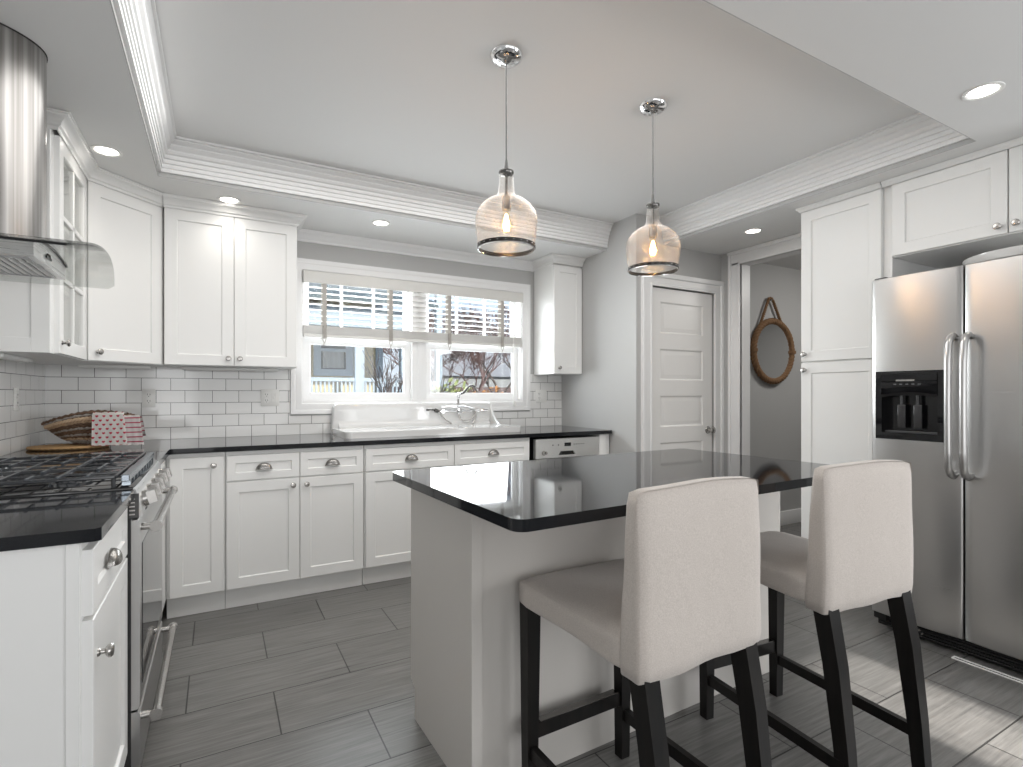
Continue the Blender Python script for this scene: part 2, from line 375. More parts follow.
# pantry door casing
b = B()
cprof = [(0, 0), (0, .018), (.012, .020), (.02, .014), (.062, .016), (.07, .026), (.085, .030), (.1, .030), (.104, .024), (.104, 0)]
sweep(b, [(DX1+.005, 0), (DX1+.005, DZ+.008), (DX0-.005, DZ+.008), (DX0-.005, 0)], [(-o, h) for o, h in cprof], False, lambda a, c, d: (a, YD-d, c))
struct('trim_4', b, M['trim'])
# pantry door: five raised panels
def panel_door():
    b = B(); x0, x1 = DX0, DX1; th = .04
    ph = .245; tops = [1.925-.368*i for i in range(5)]; sx = .105
    holes = [[(x0+sx, t-ph), (x1-sx, t-ph), (x1-sx, t), (x0+sx, t)] for t in tops]
    y_ = YD+.015
    box(b, x0, y_, .008, x0+sx, y_+th, DZ); box(b, x1-sx, y_, .008, x1, y_+th, DZ)
    zc = [DZ]+[v for t in tops for v in (t, t-ph)]+[.008]
    for i in range(0, len(zc), 2): box(b, x0+sx, y_, zc[i+1], x1-sx, y_+th, zc[i])
    for h in holes:
        (a0, c0), (a1, c1) = h[0], h[2]
        R = []
        for ins, dep in ((0, 0), (.012, .009), (.016, .009), (.04, .002), (.044, .002)):
            R.append([(a0+ins, YD+.0155+dep, c0+ins), (a1-ins, YD+.0155+dep, c0+ins), (a1-ins, YD+.0155+dep, c1-ins), (a0+ins, YD+.0155+dep, c1-ins)])
        loft(b, R, False, True)
    d = struct('door_1', b, M['door'])
    for z in (.25, 1.03, 1.78):
        b = B(); box(b, DX0-.008, YD+.004, z-.045, DX0+.004, YD+.018, z+.045); cyl(b, (DX0-.003, YD+.004, z-.05), (DX0-.003, YD+.004, z+.05), .006, n=10)
        obj('hinge', b, M['nickel'], d)
    b = B(); kx, kz = DX1-.052, .906
    lathe(b, [(.0, 0), (.030, 0), (.032, -.004), (.028, -.010), (.012, -.013), (.009, -.03), (.013, -.036), (.024, -.042), (.028, -.052), (.026, -.062), (.016, -.068), (0, -.069)], (kx, YD+.015, kz), (0, 1, 0), 20)
    obj('door_knob', b, M['nickel'], d)
    b = B(); box(b, DX1-.003, YD+.006, kz-.03, DX1+.02, YD+.016, kz+.03, .002); obj('strike_plate', b, M['nickel'], d)
panel_door()
# baseboards
b = B(); box(b, XP-.012, YD-.012, 0, XP, 3.33, .11, .003); box(b, XP-.012, YD-.012, 0, DX0-.115, YD, .11, .003); struct('baseboard_pier', b, M['trim'])
b = B(); box(b, XR+.12, YD-.014, 0, 6.0, YD, .13, .003); struct('baseboard_hall', b, M['trim'])
# tiled backsplash
b = B()
poly_slab(b, [(XL, CT+.001), (XP, CT+.001), (XP, 1.383), (2.419, 1.383), (2.419, 1.049), (.447, 1.049), (.447, 1.383), (XL, 1.383)][::1], YB-.009, YB, (), lambda a, c, d: (a, d, c))
struct('wall_tile_back', b, M['tile_back'])
b = B(); box(b, XL, .9, CT+.001, XL+.009, YB-.009, 1.72); struct('wall_tile_left', b, M['tile_left'])

# ------------------------------------------------------------------ window
b = B()
wprof = [(0, 0), (0, .014), (.006, .018), (.045, .018), (.05, .022), (.066, .026), (.078, .026), (.080, .018), (.080, 0)]
sweep(b, [(WX0+.012, WZ0+.01), (WX1-.012, WZ0+.01), (WX1-.012, WZ1-.005), (WX0+.012, WZ1-.005)], [(-o, h) for o, h in wprof], True, lambda a, c, d: (a, YB-d, c))
win = struct('window_1', b, M['trim'], 'wide white cased double window over the sink')
b = B()   # jambs and mullion
box(b, WX0, YB-.0, WZ0, WX0+.022, YB+.149, WZ1); box(b, WX1-.022, YB, WZ0, WX1, YB+.149, WZ1)
box(b, WX0+.022, YB, WZ1-.02, WX1-.022, YB+.149, WZ1); box(b, WX0+.022, YB-.002, WZ0, WX1-.022, YB+.149, WZ0+.03)
box(b, 1.345, YB+.012, WZ0+.03, 1.462, YB+.149, WZ1-.02, .003); box(b, 1.392, YB+.006, WZ0+.03, 1.402, YB+.02, WZ1-.02, .002)
obj('window_frame', b, M['trim'], win)
def sash(x0, x1, z0, z1, y, fr, munt):
    b = B(); poly_slab(b, [(x0, z0), (x1, z0), (x1, z1), (x0, z1)], y, y+.03, [[(x0+fr, z0+fr), (x1-fr, z0+fr), (x1-fr, z1-fr), (x0+fr, z1-fr)]], lambda a, c, d: (a, d, c))
    sweep(b, [(x0+fr, z0+fr), (x1-fr, z0+fr), (x1-fr, z1-fr), (x0+fr, z1-fr)], [(0, 0), (.008, .006), (.008, .014), (0, .014)], True, lambda a, c, d: (a, y+d, c))
    s = obj('window_sash', b, M['trim'], win)
    if munt:
        for k in (1, 2):
            x = x0 + fr + (x1-x0-2*fr)*k/3; b = B(); box(b, x-.009, y+.006, z0+fr, x+.009, y+.024, z1-fr); obj('muntin', b, M['trim'], s)
    b = B(); box(b, x0+fr-.004, y+.013, z0+fr-.004, x1-fr+.004, y+.017, z1-fr+.004); obj('glass_pane', b, M['pane'], s)
for x0, x1 in ((WX0+.022, 1.345), (1.462, WX1-.022)):
    sash(x0, x1, WZ0+.03, 1.62, YB+.05, .048, False)
    sash(x0, x1, 1.588, WZ1-.02, YB+.085, .04, True)

# blind
BX0, BX1 = WX0+.014, WX1-.016
bl = thing('window_blind', 'white slatted wooden blind raised halfway over the kitchen window', 'window blind', (0, 0, 0))
b = B(); box(b, BX0, 3.985, 2.0, BX1, 4.005, 2.083, .004); box(b, BX0, 3.99, 2.0, BX0+.012, 4.03, 2.083, .002); box(b, BX1-.012, 3.99, 2.0, BX1, 4.03, 2.083, .002); obj('valance', b, M['val'], bl)
b = B(); box(b, BX0+.012, 4.008, 2.03, BX1-.012, 4.055, 2.078, .002); obj('head_rail', b, M['blind'], bl)
zs = [1.975-.0405*i for i in range(7)]
for z in zs:
    b = B(); box(b, BX0+.006, 4.006, -.0014, BX1-.006, 4.052, .0014, .001, 1, Matrix.Translation((0, 0, z)))
    obj('slat', b, M['blind'], bl)
for i in range(11):
    b = B(); z = 1.640+.0052*i; o = random.uniform(-.001, .001); box(b, BX0+.006, 4.003+o, z, BX1-.006, 4.049+o, z+.0032, .001, 1); obj('slat', b, M['blind'], bl)
b = B(); box(b, BX0+.004, 4.0, 1.612, BX1-.004, 4.052, 1.637, .004); obj('bottom_rail', b, M['val'], bl)
for x in (.675, 1.163, 1.647, 2.132):
    b = B(); box(b, x-.015, 3.9975, 1.607, x+.015, 3.9995, 2.0); box(b, x-.015, 3.9975, 1.607, x+.015, 4.053, 1.6085); box(b, x-.015, 4.0535, 1.607, x+.015, 4.0550, 2.03)
    obj('ladder_tape', b, M['tape'], bl)
    b = B(); pts = [(x-.008+.006*math.sin(t*2.2), 3.994-.003*math.cos(t*3), 1.70-.021*t) for t in range(8)]; tube(b, pts, .0035, 6)
    tube(b, [(x+.006+.007*math.sin(t*1.7+1), 3.993, 1.69-.02*t) for t in range(7)], .003, 6); obj('cord_loop', b, M['tape'], bl)
b = B(); cyl(b, (2.232, 3.985, 1.99), (2.236, 3.985, 1.15), .0045, n=8); cyl(b, (2.236, 3.985, 1.15), (2.236, 3.985, 1.10), .010, .007, n=10); obj('tilt_wand', b, M['plate'], bl)
b = B(); cyl(b, (2.248, 3.985, 1.99), (2.250, 3.985, 1.13), .0015, n=6); lathe(b, [(0, 0), (.006, -.004), (.010, -.03), (.008, -.034), (0, -.034)], (2.25, 3.985, 1.13), n=10); obj('pull_cord', b, M['plate'], bl)

# ------------------------------------------------------------------ cabinets
def knob(par, x, z, y=0.0):
    b = B(); lathe(b, [(0, 0), (.010, 0), (.0095, -.003), (.006, -.006), (.0058, -.013), (.012, -.017), (.0155, -.021), (.0155, -.025), (.012, -.029), (0, -.0305)], (x, y, z), (0, 1, 0), 20)
    return obj('knob', b, M['nickel'], par)
def cup(par, x, z, y=0.0):
    b = B(); W_, Hh, D_ = .042, .036, .024; nu, nv = 20, 8; R = []
    for j in range(nv+1):
        t = PI/2*j/nv
        R.append([(x + W_*math.cos(PI*i/nu)*math.cos(t*.96)**.7, y - D_*math.sin(t)**.8 if j else y, z - .012 + Hh*math.sin(PI*i/nu)*(math.cos(t)**.75 if j < nv else .02)) for i in range(nu+1)])
    loft(b, R, False, False, closed=False)
    g = bmesh.ops.solidify(b, geom=b.faces[:], thickness=.0018)
    box(b, x-W_-.003, y-.0025, z-.017, x+W_+.003, y, z-.011, .001, 1)
    return obj('cup_pull', b, M['nickel'], par)
def shaker(name, par, x0, x1, z0, z1, fr=.058, th=.02, y=0.0, rec=.008, m=None, glass=False):
    """front face at y (towards -y), back at y+th"""
    b = B(); e = .0018
    def rr(ix, dep): return [(x0+ix, y+dep, z0+ix), (x1-ix, y+dep, z0+ix), (x1-ix, y+dep, z1-ix), (x0+ix, y+dep, z1-ix)]
    if not glass:
        loft(b, [rr(0, th), rr(0, e), rr(e, 0), rr(fr, 0), rr(fr+.003, rec*.5), rr(fr+.004, rec)], True, True)
    else:
        loft(b, [rr(fr, th), rr(0, th), rr(0, e), rr(e, 0), rr(fr, 0), rr(fr+.002, .003), rr(fr+.002, th)], False, False)
    return obj(name, b, m or M['cab'], par, 25)
def carcass(par, w, d, z0, z1, y0=.02, name='cabinet_body', m=None, extra=None, kick=True):
    b = B(); box(b, 0, y0, z0, w, d, z1, .0012, 1)
    if kick: box(b, 0, y0+.075, 0, w, d, z0)
    if extra: extra(b)
    return obj(name, b, m or M['cab'], par)
DD = .70
# back run: origin at front face y = 3.31
def base(name, label, x0, x1, group=None): return thing(name, label, 'cabinet', (x0, 3.31, 0), 0, group)
def kickboard(par, w, z=.118): 
    b = B(); box(b, 0, .060, 0, w, .074, z, .001, 1); return obj('toe_kick', b, M['cab'], par)
WBD = .715
c = base('base_cabinet', 'tall single door white base cabinet in the corner beside the range', -.239, .035)
carcass(c, .274, WBD, .118, CB, kick=False); kickboard(c, .274)
d = shaker('door', c, .016, .266, .122, .862); knob(d, .219, .815)
c = base('base_cabinet', 'white base cabinet with two doors under two cup-pull drawers', .037, .796)
carcass(c, .757, WBD, .118, CB, kick=False); kickboard(c, .757)
d = shaker('drawer', c, .006, .381, .722, .862, .042); cup(d, .193, .79)
d = shaker('drawer', c, .385, .752, .722, .862, .042); cup(d, .568, .79)
d = shaker('door', c, .006, .381, .122, .714); knob(d, .345, .675)
d = shaker('door', c, .385, .752, .122, .714); knob(d, .420, .675)
c = base('sink_cabinet', 'wide white base cabinet under the farmhouse sink, mostly behind the island', .798, 2.0)
b = B(); box(b, 0, .02, .118, 1.202, WBD, .74, .0012, 1); box(b, 0, .02, .74, 1.202, .12, CB); box(b, 0, .12, .74, .03, WBD, CB); box(b, 1.172, .12, .74, 1.202, WBD, CB)
obj('cabinet_body', b, M['cab'], c); kickboard(c, 1.202)
d = shaker('drawer_front', c, .006, .596, .722, .862, .042); cup(d, .300, .79)
d = shaker('drawer_front', c, .602, 1.19, .722, .862, .042); cup(d, .896, .79)
d = shaker('door', c, .006, .596, .122, .714); knob(d, .555, .675)
d = shaker('door', c, .602, 1.19, .122, .714); knob(d, .645, .675)
# dishwasher
c = thing('dishwasher', 'stainless steel dishwasher under the right end of the back counter', 'dishwasher', (2.04, 3.31, 0))
b = B(); box(b, 0, .03, .02, .585, .62, .872); obj('body', b, M['black'], c)
b = B(); box(b, .0, -.002, .12, .585, .03, .72, .004); obj('door_panel', b, M['steelh'], c)
b = B(); poly_slab(b, [(.0, .725), (.585, .725), (.585, .868), (.0, .868)], -.004, .03, [[(.20, .742), (.36, .742), (.34, .772), (.22, .772)]], lambda a, e, f: (a, f, e))
cp = obj('control_panel', b, mat('panel_silver', (.62, .62, .61), .3, .6), c)
b = B(); box(b, .19, .012, .738, .37, .026, .776); obj('handle_recess', b, M['blackgloss'], cp)
b = B(); box(b, .255, -.0055, .808, .315, -.0035, .834, .001, 1); obj('display', b, M['blackgloss'], cp)
for i in range(5):
    b = B(); cyl(b, (.345+.022*i, -.006, .82), (.345+.022*i, -.0035, .82), .004, n=10); obj('button', b, M['slot'], cp)
for i in range(2):
    b = B(); cyl(b, (.15+.05*i, -.006, .82), (.15+.05*i, -.0035, .82), .005, n=10); obj('button', b, M['slot'], cp)
b = B(); cyl(b, (.07, -.006, .765), (.07, -.003, .765), .018, n=20); cyl(b, (.09, -.006, .765), (.09, -.003, .765), .012, n=20); obj('badge', b, M['nickel'], cp)
b = B(); box(b, .005, .06, .0, .58, .075, .115); obj('toe_kick', b, M['black'], c)
c = thing('end_panel', 'narrow white filler panel between dishwasher and grey wall', 'cabinet panel', (2.628, 3.31, 0))
b = B(); box(b, .004, 0, 0, .074, .715, CB, .002); box(b, .078, .03, 0, .126, .715, CB); obj('panel', b, M['cab'], c)
# corner filler on the left leg (faces +x)
c = thing('corner_filler_cabinet', 'blank white corner cabinet side between range and back cabinets', 'cabinet', (-.2405, 2.748, 0), PI/2)
carcass(c, .575, .645, .118, CB, 0.0, kick=False); b = B(); box(b, 0, .05, 0, .64, .06, .118); obj('toe_kick', b, M['cab'], c)
# near left cabinet (faces +x)
c = thing('base_cabinet', 'white base cabinet in the left foreground with one drawer over one door', 'cabinet', (-.238, 1.452, 0), PI/2)
def near_extra(b):
    box(b, -.004, .022, .0, 0, .64, CB, .001, 1); box(b, -.0075, .022, 0, -.003, .046, CB, .001, 1)
carcass(c, .512, .64, .118, CB, .02, extra=near_extra); 
d = shaker('drawer', c, .004, .505, .722, .866, .05); cup(d, .215, .79)
d = shaker('door', c, .004, .505, .122, .712, .06); knob(d, .052, .62)

# countertops
def slab(name, poly, z0, z1, label, holes=(), bev=.004):
    b = B(); poly_slab(b, poly, z0, z1, holes)
    es = [e for e in b.edges if len(e.link_faces) == 2 and e.calc_face_angle(0) > 1.0]
    bmesh.ops.bevel(b, geom=es, offset=bev, segments=3, profile=.5, affect='EDGES')
    o = obj(name, b, M['granite'], None, 40); return tag(o, label, 'countertop')
sinkhole = [(1.02, 3.56), (1.70, 3.56), (1.70, 3.90), (1.02, 3.90)]
slab('countertop', [(XL+.0095, 2.744), (-.222, 2.744), (-.222, 3.27), (-.215, 3.287), (-.20, 3.292), (2.735, 3.292), (2.75, 3.30), (2.755, 3.315), (2.755, YB-.0095), (XL+.0095, YB-.0095)],
     CB+.002, CT, 'polished black granite countertop along the back wall turning the left corner', [sinkhole])
slab('countertop', [(XL+.0095, 1.436), (-.232, 1.436), (-.222, 1.446), (-.222, 1.968), (XL+.0095, 1.968)], CB+.002, CT, 'short black granite countertop in the left foreground before the range')

# sink ------------------------------------------------------------------------------
sk = thing('farmhouse_sink', 'long white enamel farmhouse sink with high back under the window', 'sink', (.715, 3.47, CT+.0005))
SW, SD = 1.315, .53
b = B()
# deck with basin
deck = round_rect(0, 0, SW, SD-.002, .05, 6)
bas = [(x-.715, y-3.47) for x, y in [(1.05, 3.59), (1.67, 3.59), (1.67, 3.87), (1.05, 3.87)]]
poly_slab(b, deck, .0, .042, [bas])
es = [e for e in b.edges if len(e.link_faces) == 2 and e.calc_face_angle(0) > 1.0 and all(v.co.z > .03 for v in e.verts)]
bmesh.ops.bevel(b, geom=es, offset=.014, segments=4, profile=.5, affect='EDGES')
obj('sink_deck', b, M['white_enamel'], sk, 50)
b = B(); x0, y0, x1, y1 = bas[0][0]+.001, bas[0][1]+.001, bas[2][0]-.001, bas[2][1]-.001
loft(b, [[(x0, y0, .03), (x1, y0, .03), (x1, y1, .03), (x0, y1, .03)], [(x0+.02, y0+.02, -.13), (x1-.02, y0+.02, -.13), (x1-.02, y1-.02, -.13), (x0+.02, y1-.02, -.13)]], False, True)
obj('basin', b, M['white_enamel'], sk)
# high back: front outline swept with concave ends
b = B()
def back_ring(y, ins):
    zt = .222-ins; pts = []
    xL, xR = .012+ins, SW-.012-ins
    pts += [(xL-.010, y, .03), (xL, y, zt-.05)]
    for i in range(1, 7):
        a = PI - PI/2*i/6; pts.append((xL+.045+.045*math.cos(a), y, zt-.045+.045*math.sin(a)))
    xe = xR-.005
    for i in range(7):
        a = PI/2 - PI/2*i/6; pts.append((xe-.05+.05*math.cos(a), y, zt-.05+.05*math.sin(a)))
    pts += [(xe+.002, y, .12), (xR+.002, y, .03)]
    return pts
loft(b, [back_ring(SD, 0), back_ring(SD-.030, 0), back_ring(SD-.040, .004), back_ring(SD-.044, .010)], True, True)
# cove between back and deck + swept right end
cv = []
for i in range(9):
    a = i/8*PI/2; cv.append((SD-.044-.05*(1-math.sin(a)), .040+.05*(1-math.cos(a))))
loft(b, [[(x, y, z) for y, z in cv] + [(x, SD-.02, .09), (x, SD-.02, .04)] for x in (.05, SW-.05)], True, True)
# side curb curving down from back to deck at the right end
R = []
for i in range(13):
    t = i/12; y = SD-.03-.20*t; z = .042+.17*(1-t)**2.2
    R.append([(SW-.040, y, .03), (SW-.040, y, z), (SW-.030, y, z+.004), (SW-.022, y, z), (SW-.018, y, .03)])
loft(b, R, True, True)
obj('high_back', b, M['white_enamel'], sk, 50)
# faucet wall mounted on the high back
fc = thing('bridge_faucet', 'chrome wall mounted bridge faucet with curved spout and spray hose', 'faucet', (1.70, 3.955, 1.065))
b = B(); cyl(b, (-.17, 0, 0), (.15, 0, 0), .012, n=16)
for x in (-.13, .11): cyl(b, (x, 0, 0), (x, -.0, 0), .01); cyl(b, (x, .022, 0), (x, -.01, 0), .014, n=14)
lathe(b, [(0, -.03), (.022, -.028), (.024, 0), (.022, .028), (0, .03)], (0, -.005, 0), (0, 1, 0), 20)
obj('faucet_body', b, M['chrome'], fc)
b = B(); tube(b, [(0, -.005, 0), (0, -.005, .12), (.002, -.01, .135), (.01, -.04, .142)], [.011, .010, .012, .010], 12)
lathe(b, [(.012, 0), (.017, .01), (.017, .03), (.012, .04)], (0, -.005, .10), n=16, cap0=True, cap1=True); obj('riser', b, M['chrome'], fc)
b = B(); pts = [(.01, -.03, .142), (.025, -.06, .150), (.035, -.09, .175), (.045, -.12, .200), (.060, -.15, .205), (.075, -.175, .190), (.082, -.19, .160), (.084, -.192, .150)]
tube(b, pts, .010, 12); obj('spout', b, M['dark_chrome'], fc)
for sx in (-1, 1):
    b = B(); x = -.20 if sx < 0 else .18; z = .01 if sx < 0 else 0
    cyl(b, (x-sx*.03, 0, 0), (x, -.0, z), .014, .017, n=14); tube(b, [(x, 0, z), (x+sx*.035, -.02, z+.006), (x+sx*.075, -.03, z+.004)], [.008, .006, .010], 10)
    obj('lever_handle', b, M['dark_chrome'] if sx < 0 else M['chrome'], fc)
b = B(); tube(b, [(-.15, -.03, .028), (-.08, -.035, .034), (.04, -.035, .034), (.13, -.03, .018)], [.008, .011, .010, .007], 12); obj('hand_spray', b, M['chrome'], fc)
b = B(); tube(b, [(-.17, -.02, .01), (-.155, -.024, -.03), (-.12, -.028, -.07), (-.07, -.034, -.098)], .0055, 8)
pts = [(0.0, -.02, -.02), (0.005, -.024, -.05), (.03, -.026, -.075), (.07, -.028, -.082), (.11, -.028, -.065), (.135, -.026, -.03), (.138, -.024, -.005)]; tube(b, pts, .0055, 8)
tube(b, [(.148, -.024, .0), (.150, -.026, -.05), (.13, -.03, -.085), (.115, -.034, -.10)], .0055, 8); obj('spray_hose', b, M['nickel'], fc)

# ------------------------------------------------------------------ upper cabinets
def cab_crown(b, path, out=1):
    pr = [(0, 2.300), (.006*out, 2.300), (.008*out, 2.312), (.016*out, 2.318), (.020*out, 2.330), (.034*out, 2.345), (.046*out, 2.350), (.048*out, 2.357), (.054*out, 2.358), (.054*out, S-.0015), (0, S-.0015)]
    sweep(b, path, pr, False, ident)
UZ0, UZ1 = 1.375, 2.30
# back wall upper (two doors), origin at its front-left
c = thing('wall_cabinet', 'two-door white wall cabinet left of the window', 'cabinet', (-.278, 3.70, 0))
carcass(c, .733, .318, UZ0, 2.355, .02, kick=False)
d = shaker('door', c, .004, .364, UZ0+.003, UZ1, .062); knob(d, .335, UZ0+.048)
d = shaker('door', c, .368, .729, UZ0+.003, UZ1, .062); knob(d, .398, UZ0+.048)
b = B(); cab_crown(b, [(.733, .318), (.733, 0), (0, 0)][::-1], -1); obj('crown_moulding', b, M['cab'], c)
# right of window
c = thing('wall_cabinet', 'narrow single-door white wall cabinet right of the window', 'cabinet', (2.462, 3.70, 0))
carcass(c, .292, .318, UZ0-.003, 2.355, .02, kick=False)
d = shaker('door', c, .003, .289, UZ0, 2.29, .055); knob(d, .05, UZ0+.05)
b = B(); cab_crown(b, [(0, .318), (0, 0), (.292, 0)], -1); obj('crown_moulding', b, M['cab'], c)
# diagonal corner cabinet: polygon body
c = thing('corner_wall_cabinet', 'white corner wall cabinet with angled single door', 'cabinet', (0, 0, 0))
A_, B_ = Vector((-.585, 3.42)), Vector((-.283, 3.722)); dd = (B_-A_).normalized(); nn = Vector((dd.y, -dd.x))
A2, B2 = A_-nn*.02, B_-nn*.02
b = B(); poly_slab(b, [(XL+.0095, 3.424), (A2.x-.008, 3.424), (A2.x, A2.y+.004), (B2.x-.004, B2.y), (-.283, B2.y+.012), (-.283, YB-.0095), (XL+.0095, YB-.0095)], UZ0, 2.355)
obj('cabinet_body', b, M['cab'], c)
ang = math.atan2(dd.y, dd.x)
hd = shaker('door', c, .006, (B_-A_).length-.006, UZ0+.003, UZ1, .062); hd.location = (A_.x, A_.y, 0); hd.rotation_euler = (0, 0, ang); knob(hd, .052, UZ0+.05)
b = B(); cab_crown(b, [(A_.x, A_.y-.0), (B_.x, B_.y)], -1); obj('crown_moulding', b, M['cab'], c)
# glass door cabinet on the left wall: faces +x
c = thing('glass_door_cabinet', 'white wall cabinet with six-pane glass door beside the range hood', 'cabinet', (-.585, 2.835, 0), PI/2)
Wg = .583; Dg = .293
b = B(); y0 = .02
box(b, 0, y0, UZ0, .018, Dg, 2.355); box(b, Wg-.018, y0, UZ0, Wg, Dg, 2.355); box(b, .018, y0, UZ0, Wg-.018, Dg, UZ0+.018); box(b, .018, y0, 2.28, Wg-.018, Dg, 2.355); box(b, .018, Dg-.008, UZ0+.018, Wg-.018, Dg, 2.28)
box(b, .018, y0, UZ0+.018, .07, y0+.018, 2.28)
box(b, -.006, y0, UZ0, 0, y0+.06, 2.30, .001, 1); box(b, -.006, Dg-.06, UZ0, 0, Dg, 2.30, .001, 1); box(b, -.006, y0+.06, UZ0, 0, Dg-.06, UZ0+.06, .001, 1)
obj('cabinet_body', b, M['cab'], c)
for z in (1.68, 1.98):
    b = B(); box(b, .02, .05, z, Wg-.02, Dg-.01, z+.016); obj('shelf', b, M['inner'], c)
d = shaker('door', c, .055, Wg-.004, UZ0+.003, UZ1, .060, glass=True)
b = B(); xm = (.055+Wg-.004)/2; box(b, xm-.011, .002, UZ0+.06, xm+.011, .018, UZ1-.058, .002, 1)
for k in (1, 2):
    z = UZ0+.063 + (UZ1-UZ0-.123)*k/3; box(b, .112, .002, z-.011, Wg-.062, .018, z+.011, .002, 1)
obj('muntin_grid', b, M['cab'], d)
b = B(); box(b, .110, .010, UZ0+.058, Wg-.060, .013, UZ1-.056); obj('glass_pane', b, M['cabglass'], d)
knob(d, .086, UZ0+.05)
b = B(); cab_crown(b, [(0, Dg), (0, 0), (Wg, 0)], -1); obj('crown_moulding', b, M['cab'], c)
# under-cabinet lights
ul = None
for (x, y, rz, l, lab) in ((-.20, 3.90, 0, .56, 'slim white light bar under the two-door wall cabinet'), (-.70, 3.86, 0, .34, 'slim white light bar under the corner wall cabinet'), (-.78, 2.95, PI/2, .40, 'slim white light bar under the glass-door cabinet')):
    c = thing('under_cabinet_light', lab, 'light', (x, y, UZ0-.0005), rz, 'light bars under the wall cabinets')
    b = B(); box(b, 0, 0, -.016, l, .05, 0, .003); obj('housing', b, M['plate'], c)
    b = B(); box(b, .02, .01, -.019, l-.02, .04, -.016, .001, 1); obj('diffuser', b, M['plate'], c)

# ------------------------------------------------------------------ right run: faces -x  (local x -> -y)
XF = 3.19
pc = thing('pantry_cabinet', 'tall white pantry cabinet with two stacked doors left of the fridge', 'cabinet', (XF, 2.015, 0), -PI/2)
carcass(pc, .462, .50, .118, 2.30, .02)
d = shaker('door', pc, .003, .459, 1.405, 2.335, .062); knob(d, .030, 1.45)
d = shaker('door', pc, .003, .459, .122, 1.396, .062); knob(d, .030, 1.352)
def tall_crown(b, path):
    pr = [(0, 2.337), (-.004, 2.337), (-.006, 2.342), (-.012, 2.350), (-.018, 2.354), (-.020, S-.0015), (0, S-.0015)]
    sweep(b, path, pr, False, ident)
b = B(); box(b, 0, .02, 2.30, .462, .50, S-.001); tall_crown(b, [(0, .50), (0, .0), (.462, 0)]); obj('crown_moulding', b, M['cab'], pc)
fp = thing('fridge_side_panel', 'slim white panel between pantry cabinet and over-fridge cabinet', 'cabinet panel', (XF+.022, 1.552, 0), -PI/2)
b = B(); box(b, 0, 0, 0, .042, .58, S-.002, .001, 1); obj('panel', b, M['cab'], fp)
oc = thing('over_fridge_cabinet', 'wide two-door white cabinet above the refrigerator', 'cabinet', (XF, 1.506, 0), -PI/2)
carcass(oc, .975, .60, 1.945, 2.30, .02, kick=False)
d = shaker('door', oc, .004, .482, 1.950, 2.335, .060); knob(d, .452, 1.985)
d = shaker('door', oc, .488, .971, 1.950, 2.335, .060); knob(d, .518, 1.985)
b = B(); box(b, 0, .02, 2.30, .975, .60, S-.001); tall_crown(b, [(-.04, 0), (.975, 0)]); obj('crown_moulding', b, M['cab'], oc)
# refrigerator (faces -x), origin at left front floor
fr = thing('refrigerator', 'stainless side-by-side refrigerator with black water dispenser', 'refrigerator', (2.95, 1.492, 0), -PI/2)
FW = .91
b = B(); box(b, .004, .075, .03, FW-.004, .78, 1.765, .004); obj('cabinet_shell', b, mat('fridge_side', (.42, .42, .42), .4, .3), fr)
b = B()
for x in (.01, FW-.07): box(b, x, .02, 1.766, x+.06, .16, 1.800, .006)
obj('hinge_cover', b, M['black'], fr)
def fridge_door(x0, x1, hole=None):
    b = B(); z0, z1 = .085, 1.792; n = 16; bul = .016; rc = .007
    xs = [x0 + (x1-x0)*i/n for i in range(n+1)]; xs += [x0+rc*.3, x0+rc, x1-rc, x1-rc*.3]
    zz = [z0, z0+.004, z0+.3, z1-.3, z1-.004, z1]
    if hole: xs += [hole[0], hole[2]]; zz += [hole[1], hole[3]]
    xs = sorted(set(round(v, 5) for v in xs)); zz = sorted(set(zz))
    def fy(x, z):
        t = (x-(x0+x1)/2)/((x1-x0)/2); y = bul*(t*t)
        for e in (x-x0, x1-x):
            if e < rc: y += rc - math.sqrt(max(0, rc*rc-(rc-e)**2))
        for e in (z-z0, z1-z):
            if e < .004: y += .004
        return y
    G = {(i, j): b.verts.new((x, fy(x, z), z)) for i, x in enumerate(xs) for j, z in enumerate(zz)}
    skip = lambda i, j: hole and xs[i] >= hole[0]-1e-6 and xs[i+1] <= hole[2]+1e-6 and zz[j] >= hole[1]-1e-6 and zz[j+1] <= hole[3]+1e-6
    for i in range(len(xs)-1):
        for j in range(len(zz)-1):
            if not skip(i, j): b.faces.new((G[i, j], G[i+1, j], G[i+1, j+1], G[i, j+1]))
    bd = [e for e in b.edges if len(e.link_faces) == 1]
    ex = bmesh.ops.extrude_edge_only(b, edges=bd)
    for v in [g for g in ex['geom'] if isinstance(g, bmesh.types.BMVert)]: v.co.y = .068
    return obj('door', b, M['steel'], fr, 40)
d1 = fridge_door(.0, .386, (.036, .985, .318, 1.312)); d2 = fridge_door(.392, FW)
# dispenser
b = B(); x0, z0, x1, z1 = .036, .985, .318, 1.312
poly_slab(b, [(x0-.006, z0-.006), (x1+.006, z0-.006), (x1+.006, z1+.006), (x0-.006, z1+.006)], -.004, .010, [[(x0+.022, z0+.028), (x1-.022, z0+.028), (x1-.022, z1-.115), (x0+.022, z1-.115)]], lambda a, e, f: (a, f, e))
dp = obj('dispenser_bezel', b, M['blackgloss'], d1)
b = B(); Rr = []
for ins, y in ((0, .008), (.0, .052)): Rr.append([(x0+.022+ins, y, z0+.028), (x1-.022-ins, y, z0+.028), (x1-.022-ins, y, z1-.115), (x0+.022+ins, y, z1-.115)])
loft(b, Rr, False, True); obj('dispenser_cavity', b, M['black'], dp)
b = B(); R2 = []
for i in range(11):
    x = x0+.022+(x1-x0-.044)*i/10; zc = z1-.118+.014*math.sin(PI*i/10); R2.append([(x, -.0045, zc-.006), (x, -.010, zc+.01), (x, -.010, z1-.012), (x, -.0045, z1-.004)])
